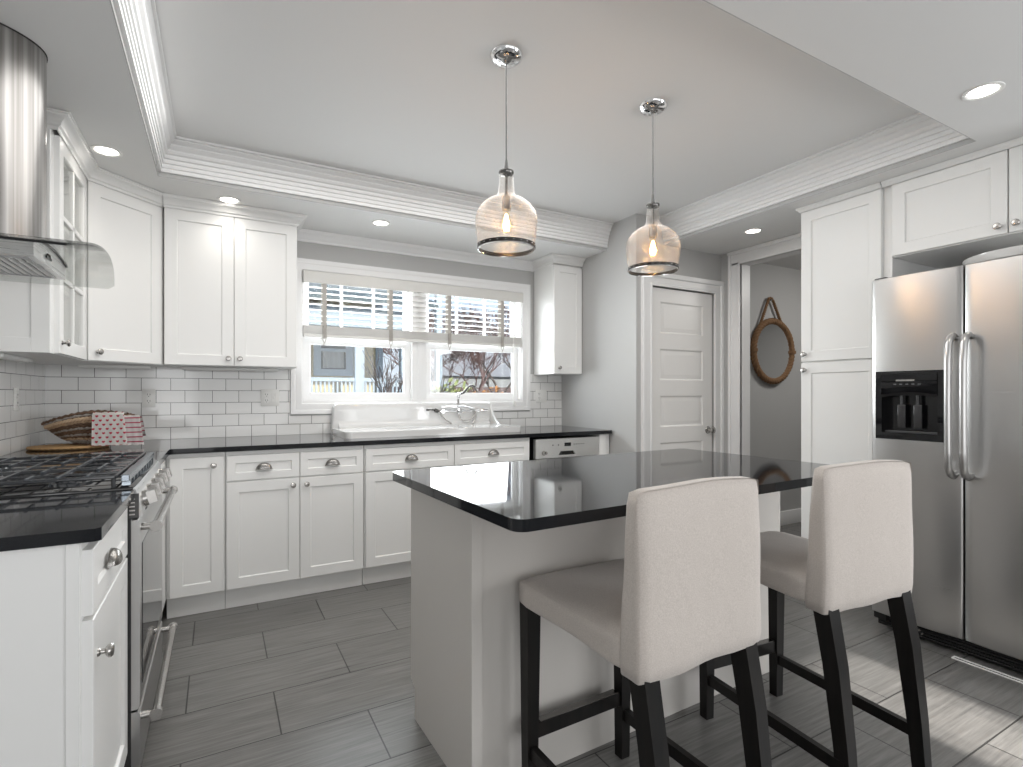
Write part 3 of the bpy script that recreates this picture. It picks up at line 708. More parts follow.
loft(b, R2, True, True); obj('control_hood', b, M['blackgloss'], dp)
for xx in (.135, .205):
    b = B(); box(b, xx-.018, .020, z0+.05, xx+.018, .028, z1-.16, .004); cyl(b, (xx, .024, z1-.16), (xx, .024, z1-.115), .008); obj('paddle', b, mat('paddle_grey', (.035, .035, .037), .15), dp)
b = B(); xs_ = .177
for i in range(5): box(b, .115+.026*i, -.0112, z1-.062, .127+.026*i, -.0098, z1-.057)
obj('control_buttons', b, mat('button_grey', (.12, .12, .125), .3), dp)
b = B(); box(b, .125, -.0114, z1-.045, .205, -.0098, z1-.036, .001, 1); obj('emblem', b, M['nickel'], dp)
b = B(); box(b, x0+.03, .012, z0+.029, x1-.03, .05, z0+.036, .001, 1); obj('drip_tray', b, mat('drip_grey', (.08, .08, .085), .4), dp)
for x, dr in ((.362, d1), (.418, d2)):
    b = B(); zt, zb = 1.475, .825; yh = -.066
    pts = [(x, .012, zt-.012), (x, -.018, zt-.004), (x, -.045, zt-.016), (x, yh, zt-.05), (x, yh-.003, zt-.12)] + [(x, yh-.003-.002*math.sin(PI*i/6), zt-.12-(zt-zb-.24)*i/6) for i in range(1, 6)] + [(x, yh-.003, zb+.12), (x, yh, zb+.05), (x, -.045, zb+.016), (x, -.018, zb+.004), (x, .012, zb+.012)]
    tube(b, pts, [.013, .014, .015, .0155] + [.0145]*(len(pts)-8) + [.0155, .015, .014, .013], 16, flat=1.0); obj('handle', b, M['steel'], dr, 60, 'brushed steel bow handle')
b = B(); box(b, .01, .06, .012, FW-.01, .075, .08, .002); 
for i in range(4): box(b, .02, .050, .018+.015*i, FW-.02, .062, .026+.015*i, .001, 1)
box(b, .0, .035, .045, .06, .075, .082, .006); box(b, FW-.06, .035, .045, FW, .075, .082, .006)
obj('kick_grille', b, M['kick'], fr)
for x in (.20, .60):
    b = B(); cyl(b, (x, .048, .05), (x, .062, .05), .006, n=10); cyl(b, (x+.012, .048, .036), (x+.012, .062, .036), .005, n=10); obj('screw', b, M['nickel'], fr)
for x in (.06, FW-.06):
    for y in (.12, .7):
        b = B(); cyl(b, (x, y, 0), (x, y, .031), .018, n=12); obj('foot', b, M['black'], fr)
tr = thing('serving_platter', 'large round white platter lying on top of the refrigerator', 'platter', (3.29, .955, 1.8))
b = B(); lathe(b, [(0, 0), (.22, 0), (.245, .012), (.255, .035), (.258, .048), (.252, .050), (.244, .036), (.232, .018), (.21, .010), (0, .008)], n=64); obj('plate', b, M['white_enamel'], tr, 40)
b = B()
for a in range(4):
    t = PI/4+a*PI/2; cyl(b, (.18*math.cos(t), .18*math.sin(t), -.0345), (.18*math.cos(t), .18*math.sin(t), .002), .02, n=14)
obj('foot', b, M['white_enamel'], tr)
fs = tag(obj('floor_register', (lambda b: (poly_slab(b, [(2.925, .55), (2.955, .55), (2.955, 1.135), (2.925, 1.135)], .0, .004, [[(2.93, .556), (2.95, .556), (2.95, 1.129), (2.93, 1.129)]]), b)[1])(B()), M['plate']), 'thin pale metal strip frame on the floor in front of the fridge', 'floor trim')

# ------------------------------------------------------------------ range (faces +x)
rg = thing('gas_range', 'stainless gas range with black grates between the left counters', 'range', (-.232, 1.978, 0), PI/2)
RW, RD = .756, .645
b = B(); box(b, 0, .0, .02, RW, RD, .895, .002, 1); obj('range_body', b, mat('range_side', (.05, .05, .052), .35, .3), rg)
b = B(); box(b, -.001, -.008, .895, RW+.001, RD, .922, .005); obj('cooktop', b, M['blackgloss'], rg)
b = B(); loft(b, [[(x, .0, .825), (x, -.026, .825), (x, -.030, .831), (x, -.014, .905), (x, -.008, .918), (x, .0, .918)] for x in (.0, RW)], True, True)
cp = obj('control_panel', b, M['steelh'], rg)
b = B(); box(b, -.002, -.020, .825, .0, .012, .90); obj('side_vent', b, mat('vent_dark', (.10, .10, .10), .3, .8), rg)
b = B()
for i in range(5): box(b, -.0035, -.010, .835+.012*i, -.0018, .004, .839+.012*i)
obj('vent_louvres', b, M['nickel'], rg)
nrm = Vector((0, -.099, .025)).normalized()
for i in range(5):
    x = .095+.1415*i; p = Vector((x, -.0225, .868))
    b = B(); cyl(b, p, p+nrm*.012, .026, .025, n=24)
    kb = obj('control_knob', b, M['nickel'], rg)
    b = B(); u = Vector((1, 0, 0)); w = nrm.cross(u)
    loft(b, [[p+nrm*h+u*s*a+w*q*bb for s, q in ((-1, -1), (1, -1), (1, 1), (-1, 1))] for h, a, bb in ((.012, .019, .020), (.036, .017, .019), (.038, .015, .017))], True, True)
    obj('knob_grip', b, M['nickel'], kb, 30)
# knob legend
b = B()
for i in range(5):
    for k in range(4):
        x = .075+.1415*i+.012*k; box(b, x, -.0302, .834, x+.007, -.0290, .839)
obj('knob_legend', b, M['slot'], cp)
b = B(); loft(b, [[(x, .002, .235), (x, -.016, .235), (x, -.022, .245), (x, -.022, .808), (x, -.016, .818), (x, .002, .818)] for x in (.002, RW-.002)], True, True)
od = obj('oven_door', b, M['steel'], rg)
b = B(); box(b, .055, -.0240, .29, RW-.055, -.0215, .735, .001, 1); obj('oven_window', b, M['ovenglass'], od)
def bar_handle(par, z, name='handle'):
    b = B(); cyl(b, (.035, -.062, z), (RW-.035, -.062, z), .013, n=20)
    for x in (.035, RW-.035):
        cyl(b, (x-.018 if x < .3 else x-.0, -.062, z), (x if x < .3 else x+.018, -.062, z), .018, n=24)
        cyl(b, (x, -.018, z), (x, -.062, z), .011, n=14)
    return obj(name, b, M['nickel'], par)
bar_handle(od, .790)
b = B(); loft(b, [[(x, .002, .035), (x, -.016, .035), (x, -.022, .045), (x, -.022, .220), (x, -.016, .228), (x, .002, .228)] for x in (.002, RW-.002)], True, True)
dw = obj('storage_drawer', b, M['steel'], rg); bar_handle(dw, .198)
# burners + grates
for x, y in ((.14, .17), (.14, .48), (.378, .32), (.615, .17), (.615, .48)):
    b = B(); lathe(b, [(0, .922), (.055, .922), (.052, .930), (.04, .932), (.038, .940), (0, .941)], (x, y, 0), n=28); obj('burner', b, M['iron'], rg)
gx = [(.006, .252), (.256, .500), (.504, .750)]
for a0, a1 in gx:
    b = B(); z0, z1 = .949, .959; y0, y1 = .035, .60; w = .009
    box(b, a0, y0, z0, a0+w, y1, z1, .002, 1); box(b, a1-w, y0, z0, a1, y1, z1, .002, 1)
    xm = (a0+a1)/2; box(b, xm-.004, y0, z0, xm+.004, y1, z1-.003, .0015, 1)
    for j in range(9):
        y = y0 + (y1-w-y0)*j/8
        if j % 4 == 0: box(b, a0, y, z0, a1, y+.008, z1+.001, .0015, 1)
        else:
            pass
    for x in (a0+.006, a1-.006):
        for y in (y0+.01, y1-.01): cyl(b, (x, y, .9215), (x, y, z0), .006, n=8)
    gr = obj('grate', b, M['iron'], rg)
    for j in range(9):
        y = y0 + (y1-w-y0)*j/8
        if j % 4 == 0: continue
        for f0, f1 in (((a0+.004, a0+.080), (a1-.080, a1-.004)) if j % 2 else ((a0+.004, a1-.004),)):
            b = B(); box(b, f0, y, z0+.002, f1, y+.008, z1+.004, .0015, 1); obj('grate_finger', b, M['finger'], gr)
b = B(); box(b, .02, .006, .936, RW-.02, .028, .957, .002, 1)
for i in range(9): box(b, .04+.082*i, .006, .922, .06+.082*i, .028, .937)
obj('front_rail', b, M['rail'], rg)

# ------------------------------------------------------------------ hood
hd = thing('range_hood', 'stainless chimney hood with curved glass canopy above the range', 'range hood', (0, 0, 0))
YC = 2.355
def archz(y, z0=1.640, k=.068, w=.372): return z0 + k*(1-((y-YC)/w)**2)
b = B()
n = 18; ring = lambda x, lo: [(x, 2.155+.40*i/n, archz(2.155+.40*i/n)-.004 if not lo else 1.634) for i in range(n+1)]
top = lambda x: [(x, 2.155+.40*i/n, archz(2.155+.40*i/n)-.004) for i in range(n+1)]
bot = lambda x: [(x, 2.555-.40*i/n, 1.634) for i in range(n+1)]
loft(b, [top(x)+bot(x) for x in (XL+.0095, -.50)], True, True); obj('hood_body', b, M['steelh'], hd, 25)
b = B(); poly_slab(b, [(-.84, 2.19), (-.52, 2.19), (-.52, 2.52), (-.84, 2.52)], 1.630, 1.6345, [[(-.83, 2.20), (-.69, 2.20), (-.69, 2.51), (-.83, 2.51)], [(-.675, 2.20), (-.53, 2.20), (-.53, 2.51), (-.675, 2.51)]])
for i in range(14): box(b, -.83+.0215*i, 2.20, 1.6315, -.822+.0215*i, 2.51, 1.6335)
obj('grease_filter', b, mat('filter_steel', (.35, .35, .35), .35, 1.0), hd)
b = B(); n = 28; R = []
for i in range(n+1):
    y = 1.983+.744*i/n; t = (y-YC)/.372; xf = -.377+.030*(1-t*t) ; z = archz(y)
    if abs(t) > .93: xf -= .02*((abs(t)-.93)/.07)**2
    R.append([(XL+.0095, y, z), (xf, y, z), (xf, y, z+.006), (XL+.0095, y, z+.006)])
loft(b, R, True, True); obj('glass_canopy', b, M['hoodglass'], hd, 30)
b = B(); box(b, XL+.0095, 1.979, 1.639, -.385, 1.983, 1.647, .001, 1); obj('glass_edge_strip', b, M['black'], hd)
b = B(); R = []
for i in range(n+1):
    y = 2.155+.40*i/n; z = archz(y); R.append([(-.501, y, z-.008), (-.495, y, z-.008), (-.495, y, z), (-.501, y, z)])
loft(b, R, True, True); obj('gasket', b, M['black'], hd)
b = B(); box(b, -.5, 2.285, 1.658, -.496, 2.345, 1.668, .001, 1); 
for i in range(3): box(b, -.5, 2.30+.012*i, 1.664, -.4955, 2.306+.012*i, 1.676, .001, 1)
obj('badge', b, M['black'], hd)
b = B(); cx, cy, ra, rb = -.80, YC+.0, .285, .19; N_ = 40
pts = [(XL+.0095, cy-rb)] + [(cx+ra*math.sin(PI*i/N_), cy-rb*math.cos(PI*i/N_)) for i in range(N_+1)] + [(XL+.0095, cy+rb)]
poly_slab(b, pts, 1.70, S-.004); obj('chimney', b, M['chimney'], hd, 30)
b = B(); pts = [(XL+.0095, cy-rb-.003)] + [(cx+(ra+.003)*math.sin(PI*i/N_), cy-(rb+.003)*math.cos(PI*i/N_)) for i in range(N_+1)] + [(XL+.0095, cy+rb+.003)]
poly_slab(b, pts, S-.004, S-.0005); obj('ceiling_gasket', b, M['slot'], hd)

# ------------------------------------------------------------------ island
IT = math.radians(2.3)
isl = thing('kitchen_island', 'warm grey painted island cabinet under the black granite top', 'kitchen island', (.618, 1.0535, 0), math.radians(1.6))
b = B(); box(b, .062, .372, 0, 1.545, .80, CB-.001, .001, 1); box(b, .062, .80, .12, 1.545, .885, CB-.001, .001, 1); obj('cabinet_body', b, M['isl'], isl)
b = B()  # left end panel notched for the toe kick
poly_slab(b, [(.355, 0), (.835, 0), (.835, .115), (.875, .135), (.875, CB-.001), (.355, CB-.001)], .044, .062, (), lambda a, e, f: (f, a, e)); obj('end_panel', b, M['isl'], isl)
b = B(); box(b, .040, .352, 0, .075, .372, CB-.001, .0012, 1); obj('corner_strip', b, M['isl'], isl)
b = B(); box(b, .064, .366, 0, 1.545, .372, CB-.001, .001, 1); box(b, 1.05, .364, 0, 1.056, .366, CB-.001); obj('back_panel', b, M['isl'], isl)
b = B(); box(b, 1.545, .366, 0, 1.562, .875, CB-.001, .001, 1); obj('end_panel', b, M['isl'], isl)
for i in range(3):
    x0 = .066+.493*i; d = shaker('door', isl, x0+.003, x0+.490, .125, .70, .058, m=M['isl']); 
    d.location = (2*x0+.493, .905, 0); d.rotation_euler = (0, 0, PI); knob(d, x0+.44, .66)
    d = shaker('drawer', isl, x0+.003, x0+.490, .708, .875, .042, m=M['isl']); d.location = (2*x0+.493, .905, 0); d.rotation_euler = (0, 0, PI); cup(d, x0+.245, .79)
b = B(); poly_slab(b, round_rect(0, 0, 1.60, .90, .035, 6), CB, CT)
es = [e for e in b.edges if len(e.link_faces) == 2 and e.calc_face_angle(0) > 1.0]
bmesh.ops.bevel(b, geom=es, offset=.003, segments=2, profile=.5, affect='EDGES')
o = obj('island_countertop', b, M['granite'], None, 40); o.location = (.600, 1.052, .0005); o.rotation_euler = (0, 0, IT)
tag(o, 'polished black granite island top with rounded corners', 'countertop')
nodes(M['granite'])

# ------------------------------------------------------------------ stools (front towards +y, origin under the seat centre-front-left)
def rbox(b, x0, y0, z0, x1, y1, z1, r, cuts=6, jit=.0, bulge=None, seed=0):
    t = B(); box(t, x0, y0, z0, x1, y1, z1)
    bmesh.ops.subdivide_edges(t, edges=t.edges[:], cuts=cuts, use_grid_fill=True)
    rnd = random.Random(seed); ph = [rnd.uniform(0, 6) for _ in range(6)]
    c0 = Vector(((x0+x1)/2, (y0+y1)/2, (z0+z1)/2)); hx = Vector(((x1-x0)/2, (y1-y0)/2, (z1-z0)/2))
    mp = {}
    for v in t.verts:
        p = v.co-c0
        q = Vector([max(-hx[i]+r, min(hx[i]-r, p[i])) for i in range(3)]); d = p-q
        if d.length > 1e-6: p = q + d.normalized()*r
        if bulge: p = bulge(p, hx)
        p = p + Vector((math.sin(p.z*31+ph[0])+math.sin(p.y*23+ph[1]), math.sin(p.z*27+ph[2])+math.sin(p.x*21+ph[3]), math.sin(p.x*19+ph[4])+math.sin(p.y*17+ph[5])))*jit
        mp[v] = b.verts.new(c0+p)
    for f in t.faces: b.faces.new([mp[v] for v in f.verts])
    t.free()
def make_stool(loc, rz, label, seed=1):
    st = thing('bar_stool', label, 'bar stool', loc, rz, 'slipcovered stools at the island')
    w, dep = .425, .52       # x 0..w, y 0..dep ; y=0 back
    def legm(p0, p1, a, b0):
        b = B(); loft(b, [[Vector(p)+Vector((sx*s, sy*s, 0)) for sx, sy in ((-1, -1), (1, -1), (1, 1), (-1, 1))] for p, s in ((p0, b0), ((Vector(p0)+Vector(p1))/2, (a+b0)/2), (p1, a))], True, True)
        return b
    L = .023; s0 = .017
    for x in (.030, w-.030):
        obj('leg', legm((x, dep-.028, 0), (x, dep-.030, .60), L, s0), M['leg'], st)
    for x in (.040, w-.040):
        b = B(); P = [(x, -.042, 0, .018), (x, -.025, .20, .021), (x, .002, .42, .024), (x, .036, .60, .025)]
        loft(b, [[Vector((px, py, pz))+Vector((sx*s*.9, sy*s*1.05, 0)) for sx, sy in ((-1, -1), (1, -1), (1, 1), (-1, 1))] for px, py, pz, s in P], True, True)
        obj('leg', b, M['leg'], st)
    b = B(); box(b, .045, dep-.040, .175, w-.045, dep-.018, .222, .002, 1); fr_ = obj('footrest', b, M['leg'], st)
    b = B(); box(b, .060, dep-.042, .2222, w-.060, dep-.016, .2245, .0008, 1); box(b, .060, dep-.0178, .20, w-.060, dep-.016, .2222); obj('footrest_plate', b, M['dark_chrome'], fr_)
    for x in (.030, w-.030):
        b = B(); loft(b, [[(x-.010, y, z0), (x+.010, y, z0), (x+.010, y, z0+.036), (x-.010, y, z0+.036)] for y, z0 in ((dep-.04, .128), (-.035, .128))], True, True); obj('side_stretcher', b, M['leg'], st)
    # seat slipcover
    def sb(p, hx):
        if p.z > 0: p.z += .006*(1-(p.x/hx.x)**2)*(1-(p.y/hx.y)**2)
        elif p.z < -hx.z*.6: p.z += .004*math.sin(p.x*26)*math.cos(p.y*17)
        return p
    b = B(); rbox(b, 0, .05, .578, w, dep, .655, .020, 9, .0012, sb, seed); obj('seat_cover', b, M['fabric'], st, 80)
    def bb(p, hx):
        k = (p.z+hx.z)/(2*hx.z)
        p.x *= 1 + .03*(1-k)**3 + .025*k
        p.y += -.005*math.sin(PI*k)*(1 if p.y < 0 else -.4)
        if p.y > 0: p.y -= .036*k
        p.y += .008*k
        if p.z < -hx.z*.9: p.z += .002*math.sin(p.x*33+seed)+.0015*math.cos(p.y*60)
        p.z += .010*(abs(p.x)/hx.x)**2*k*0 + .006*k*(1-(p.x/hx.x)**2)
        return p
    b = B(); rbox(b, .003, 0, .562, w-.003, .078, .990, .018, 11, .0014, bb, seed+3); obj('backrest_cover', b, M['fabric'], st, 80)
    return st
make_stool((.797, .862, 0), math.radians(1.4), 'beige slipcovered bar stool nearer the range end of the island', 1)
make_stool((1.524, .885, 0), math.radians(-5), 'beige slipcovered bar stool nearer the refrigerator', 5)

# ------------------------------------------------------------------ pendants
def pendant(x, y, label, zt=2.097):
    p = thing('pendant_lamp', label, 'pendant lamp', (x, y, ZT), 0, 'seeded glass pendants over the island')
    zz = lambda z: z-ZT
    b = B(); lathe(b, [(0, -.034), (.012, -.034), (.016, -.030), (.030, -.028), (.050, -.022), (.064, -.010), (.068, 0), (0, 0)], n=36); obj('canopy', b, M['chrome'], p, 50)
    b = B(); cyl(b, (0, 0, -.030), (0, 0, zz(2.115)), .0032, n=8); cyl(b, (0, 0, zz(2.15)), (0, 0, zz(2.10)), .004, .010, n=12); obj('cord', b, M['cordm'], p)
    b = B(); prof = [(.0275, 2.097), (.030, 2.094), (.0275, 2.088), (.0290, 2.06), (.033, 2.02), (.037, 2.004), (.048, 1.994), (.075, 1.982), (.100, 1.962), (.117, 1.938), (.1245, 1.912), (.125, 1.895), (.122, 1.86), (.117, 1.82), (.1135, 1.787)]
    lathe(b, [(r, zz(z)) for r, z in prof] , n=56); obj('glass_shade', b, M['seeded'], p, 80)
    b = B(); lathe(b, [(.1155, zz(1.803)), (.1185, zz(1.803)), (.1175, zz(1.790)), (.1145, zz(1.790)), (.1155, zz(1.803))], n=56); bd = obj('metal_band', b, M['band'], p)
    b = B(); lathe(b, [(.1125, zz(1.789)), (.1150, zz(1.790)), (.1155, zz(1.786)), (.1130, zz(1.785)), (.1125, zz(1.789))], n=56); obj('glass_rim', b, M['chrome'], bd)
    b = B()
    for k in range(24):
        a = 2*PI*k/24; lathe(b, [(0, 0), (.0018, .0012), (.0025, .0)], (.1182*math.cos(a), .1182*math.sin(a), zz(1.7965)), (math.cos(a), math.sin(a), 0), 8)
    obj('rivets', b, M['chrome'], bd)
    b = B(); lathe(b, [(.031, zz(2.100)), (.0315, zz(2.094)), (.0285, zz(2.088)), (.012, zz(2.086)), (.010, zz(2.102)), (.031, zz(2.100))], n=28); obj('neck_collar', b, M['dark_chrome'], p)
    b = B(); cyl(b, (0, 0, zz(2.10)), (0, 0, zz(2.0)), .006, n=10); cyl(b, (0, 0, zz(2.0)), (0, 0, zz(1.945)), .017, .019, n=20); obj('socket', b, M['dark_chrome'], p)
    b = B(); lathe(b, [(.013, zz(1.945)), (.016, zz(1.93)), (.024, zz(1.905)), (.028, zz(1.885)), (.025, zz(1.865)), (.014, zz(1.852)), (0, zz(1.848))], n=24); bu = obj('bulb_glass', b, glass_bulb, p, 80)
    b = B()
    lathe(b, [(0, zz(1.932)), (.006, zz(1.925)), (.011, zz(1.90)), (.014, zz(1.885)), (.011, zz(1.868)), (0, zz(1.860))], n=16)
    obj('filament', b, M['bulb'], bu)
    lamp('POINT', 'pendant_glow', (x, y, 1.89), 2.8, (1.0, .55, .22), shadow_soft_size=.02)
    return p
glass_bulb = glassy('bulb_glass', (1.0, .93, .82), .8)
pendant(1.015, 1.870, 'glass pendant lamp hanging nearer the range')
pendant(1.800, 1.862, 'glass pendant lamp hanging nearer the pantry door')

# ------------------------------------------------------------------ recessed lights
def downlight(x, y, lab, e=3.2):
    c = thing('recessed_light', lab, 'ceiling light', (x, y, S), 0, 'recessed lights in the lower ceiling')
    b = B(); lathe(b, [(.062, 0), (.063, -.004), (.056, -.006), (.046, -.002), (.0455, -.0005)], n=36); obj('trim_ring', b, M['plate'], c, 50)
    b = B(); lathe(b, [(0, -.0012), (.0455, -.0012)], n=36); obj('lamp_face', b, M['lampglow'], c)
    lamp('SPOT', 'recessed_beam', (x, y, S-.012), e, (1.0, .93, .84), (0, 0, -1), spot_size=2.3, spot_blend=.9, shadow_soft_size=.05)
downlight(-.465, 3.15, 'recessed light above the corner wall cabinet')
downlight(.06, 3.59, 'recessed light above the two-door wall cabinet')
downlight(.97, 3.576, 'recessed light above the kitchen window')
downlight(3.34, 2.462, 'recessed light in front of the pantry door')
downlight(2.565, .894, 'recessed light nearest the refrigerator cabinets')

# ------------------------------------------------------------------ outlets
def outlet(loc, rz, lab, gang=1, sw=False):
    w = .07 if gang == 1 else .115
    c = thing('wall_outlet', lab, 'outlet', loc, rz, 'outlet plates on the tiles')
    b = B(); box(b, -w/2, -.006, -.057, w/2, 0, .057, .003); obj('cover_plate', b, M['plate'], c)
    for g in range(gang):
        x = 0 if gang == 1 else (-.023 if g == 0 else .023)
        if g == 1 or sw:
            b = B(); box(b, x-.016, -.008, -.033, x+.016, -.006, .033, .001, 1); box(b, x-.005, -.014, -.006, x+.005, -.008, .010, .001, 1); obj('switch', b, M['plate'], c)
            continue
        for z in (-.02, .02):
            b = B(); cyl(b, (x, -.0085, z), (x, -.006, z), .0165, n=20); s = obj('socket', b, M['plate'], c)
            b = B(); box(b, x-.008, -.0092, z-.002, x-.0055, -.0086, z+.008); box(b, x+.0055, -.0092, z-.002, x+.008, -.0086, z+.007); cyl(b, (x, -.0092, z-.009), (x, -.0086, z-.009), .0025, n=8); obj('slots', b, M['slot'], s)
TY = YB-.0092
outlet((-.38, TY, 1.178), 0, 'outlet plate on the back tiles above the heart towel')
outlet((.317, TY, 1.178), 0, 'double outlet and switch plate left of the window casing', 2)
outlet((2.535, TY, 1.185), 0, 'double outlet and switch plate right of the window', 2)
outlet((XL+.0092, 3.50, 1.178), PI/2, 'outlet plate on the left wall tiles')

# ------------------------------------------------------------------ rope mirror
rope = mat('rope', (.20, .105, .045), .8); t, bs = nodes(rope)
wv = t.nodes.new('ShaderNodeTexNoise'); wv.inputs['Scale'].default_value = 90; rp = t.nodes.new('ShaderNodeValToRGB')
rp.color_ramp.elements[0].color = (.05, .025, .012, 1); rp.color_ramp.elements[1].color = (.36, .20, .095, 1); t.links.new(wv.outputs['Fac'], rp.inputs[0]); t.links.new(rp.outputs[0], bs.inputs['Base Color'])
def twisted(b, pts, R, strands=3, pitch=.05, closed=False, n=6):
    pts = [Vector(p) for p in pts]
    L = [0]
    for a, c_ in zip(pts, pts[1:]): L.append(L[-1]+(c_-a).length)
    tot = L[-1]; turns = max(1, round(tot/pitch))
    for s in range(strands):
        out = []
        for i, p in enumerate(pts):
            T = ((pts[(i+1) % len(pts)] if closed or i < len(pts)-1 else pts[i]) - (pts[i-1] if closed or i else pts[0])).normalized()
            u = Vector((0, 1, 0)); v = T.cross(u).normalized(); a = 2*PI*(turns*L[i]/tot + s/strands)
            out.append(p + (u*math.cos(a)+v*math.sin(a))*R*.5)
        tube(b, out[:-1] if closed else out, R*.47, n, closed)
mr = thing('rope_mirror', 'round mirror framed in brown rope hanging on the hall wall', 'mirror', (4.344, YD-.03, 1.585))
b = B(); N_ = 220; twisted(b, [(.268*math.cos(2*PI*i/N_), 0, .268*math.sin(2*PI*i/N_)) for i in range(N_+1)], .031, 3, .10, True, 6); obj('rope_frame', b, rope, mr, 60)
b = B(); cyl(b, (0, -.004, 0), (0, .018, 0), .262, n=64); obj('mirror_glass', b, M['mirror'], mr)
b = B()
def seg(a, c_, n): return [tuple(Vector(a).lerp(Vector(c_), i/n)) for i in range(n+1)]
twisted(b, seg((-.19, .0, .20), (-.06, .0, .465), 30)+seg((-.055, 0, .47), (-.015, 0, .47), 4)[1:]+seg((-.01, 0, .465), (.13, 0, .235), 30)[1:], .016, 2, .045, False, 6); obj('hanging_rope', b, rope, mr, 60)
for a in (0, PI):
    b = B(); pts = [((.268+.002)*math.cos(a+t*.05), .0, .268*math.sin(a+t*.05)) for t in range(-1, 2)]; tube(b, pts, .037, 10); obj('rope_wrap', b, rope, mr)
b = B(); cyl(b, (-.035, .029, .455), (-.035, -.01, .455), .008, n=12); obj('peg', b, M['nickel'], mr)

# ------------------------------------------------------------------ basket, towels, trivet
wk = mat('wicker', (.13, .075, .045), .7)
wkl = mat('wicker_light', (.50, .36, .24), .7); wkg = mat('wicker_grey', (.34, .31, .28), .75)
tv = thing('woven_trivet', 'flat oval woven straw mat under the basket', 'trivet', (-.690, 3.60, CT+.0005))
tm = mat('straw', (.36, .22, .10), .7)
b = B(); pts = []
for i in range(900):
    t = i/900; a = 2*PI*9*t; r = .012+.148*t; pts.append((1.02*r*math.cos(a), .80*r*math.sin(a), .008+.0009*math.sin(i*1.9)))
tube(b, pts, .0085, 6); obj('mat_coil', b, tm, tv, 60)
b = B(); tube(b, [(.166*math.cos(2*PI*i/240), .13*math.sin(2*PI*i/240), .009+.0012*math.sin(i*2*PI/6)) for i in range(240)], .0075, 6, True); obj('mat_rim', b, tm, tv, 60)
bk = thing('wicker_basket', 'brown and tan wicker boat-shaped basket in the corner under the towels', 'basket', (-.600, 3.64, CT+.0262), math.radians(3))
def oval(b, a, c_, zf, r, m=84, wob=.003, ph=0.0):
    pts = []
    for i in range(m):
        t = 2*PI*i/m; w = wob*math.sin(m/3*t+ph); cx = math.cos(t)
        pts.append(((a+w)*cx, (c_+w)*math.sin(t)*(1-.25*abs(cx)**3), zf(cx)+wob*.8*math.cos(m/2*t+ph)))
    tube(b, pts, r, 6, True)
nrow = 15
def rowdim(t): return .085+.118*t**.7, .050+.052*t**.7
def rowz(t): return lambda cx: .165*t - (.058*t*abs(cx)**1.6 if cx < 0 else .030*t*cx**2) + .012*(1-t)*abs(cx)
cols = [wkg, wkg, wkl, wk, wkg, wk, wk, wkg, wk, wk, wkl, wkl, wk, wkg, wk]
for k in range(nrow):
    t = k/(nrow-1); a, c_ = rowdim(t)
    b = B(); oval(b, a, c_, rowz(t), .0072, 84, .0034, (k % 2)*PI); obj('woven_course', b, cols[k], bk, 60)
b = B(); a, c_ = rowdim(.80)
for s_ in range(3):
    pts = []
    for i in range(150):
        t = 2*PI*i/150; q = 2*PI*(26*i/150+s_/3); cx = math.cos(t)
        pts.append(((a+.006+.005*math.cos(q))*cx, (c_+.006+.005*math.cos(q))*math.sin(t)*(1-.25*abs(cx)**3), rowz(.80)(cx)+.008*math.sin(q)))
    tube(b, pts, .006, 6, True)
obj('braided_band', b, wkl, bk, 60, 'light braided band')
b = B(); poly_slab(b, [(.085*math.cos(2*PI*i/32), .05*math.sin(2*PI*i/32)) for i in range(32)], -.006, .004)
for i in range(22):
    an = 2*PI*i/22; pts = []
    for j in range(7):
        t = j/6; a, c_ = rowdim(t); cx = math.cos(an); pts.append(((a-.004)*cx, (c_-.004)*math.sin(an)*(1-.25*abs(cx)**3), rowz(t)(cx)))
    tube(b, pts, .004, 5)
obj('basket_stakes', b, wk, bk, 60)
def towel(name, label, x0, x1, zt, zb, yb, mtl, lean, zfun=None):
    c = thing(name, label, 'towel', (x0, 3.50, CT+.001), 0, 'towels draped over the basket')
    b = B(); n = 20; w = x1-x0; G = []
    prof = [(-.050, 0.004), (-.020, .002)] 
    front = [(0.0-lean*(1-k/12), zb+(zt-zb)*k/12) for k in range(13)]
    topc = [(.03, zt+.010), (.07, zt+.012), (.105, zt-.004)]; back = [(.13, zt-.06), (.14, zt-.11)]
    P = front+topc+back
    for yy, z in P:
        G.append([(w*i/n + (1-z/zt)*.02*(i/n), yy+.003*math.sin(i*.9)*(1-z/zt/1.2), z+.0015*math.sin(i*.8+yy*30)) for i in range(n+1)])
    loft(b, G, False, False, closed=False)
    bmesh.ops.solidify(b, geom=b.faces[:], thickness=.004)
    o = obj('cloth', b, mtl, c, 60); return c
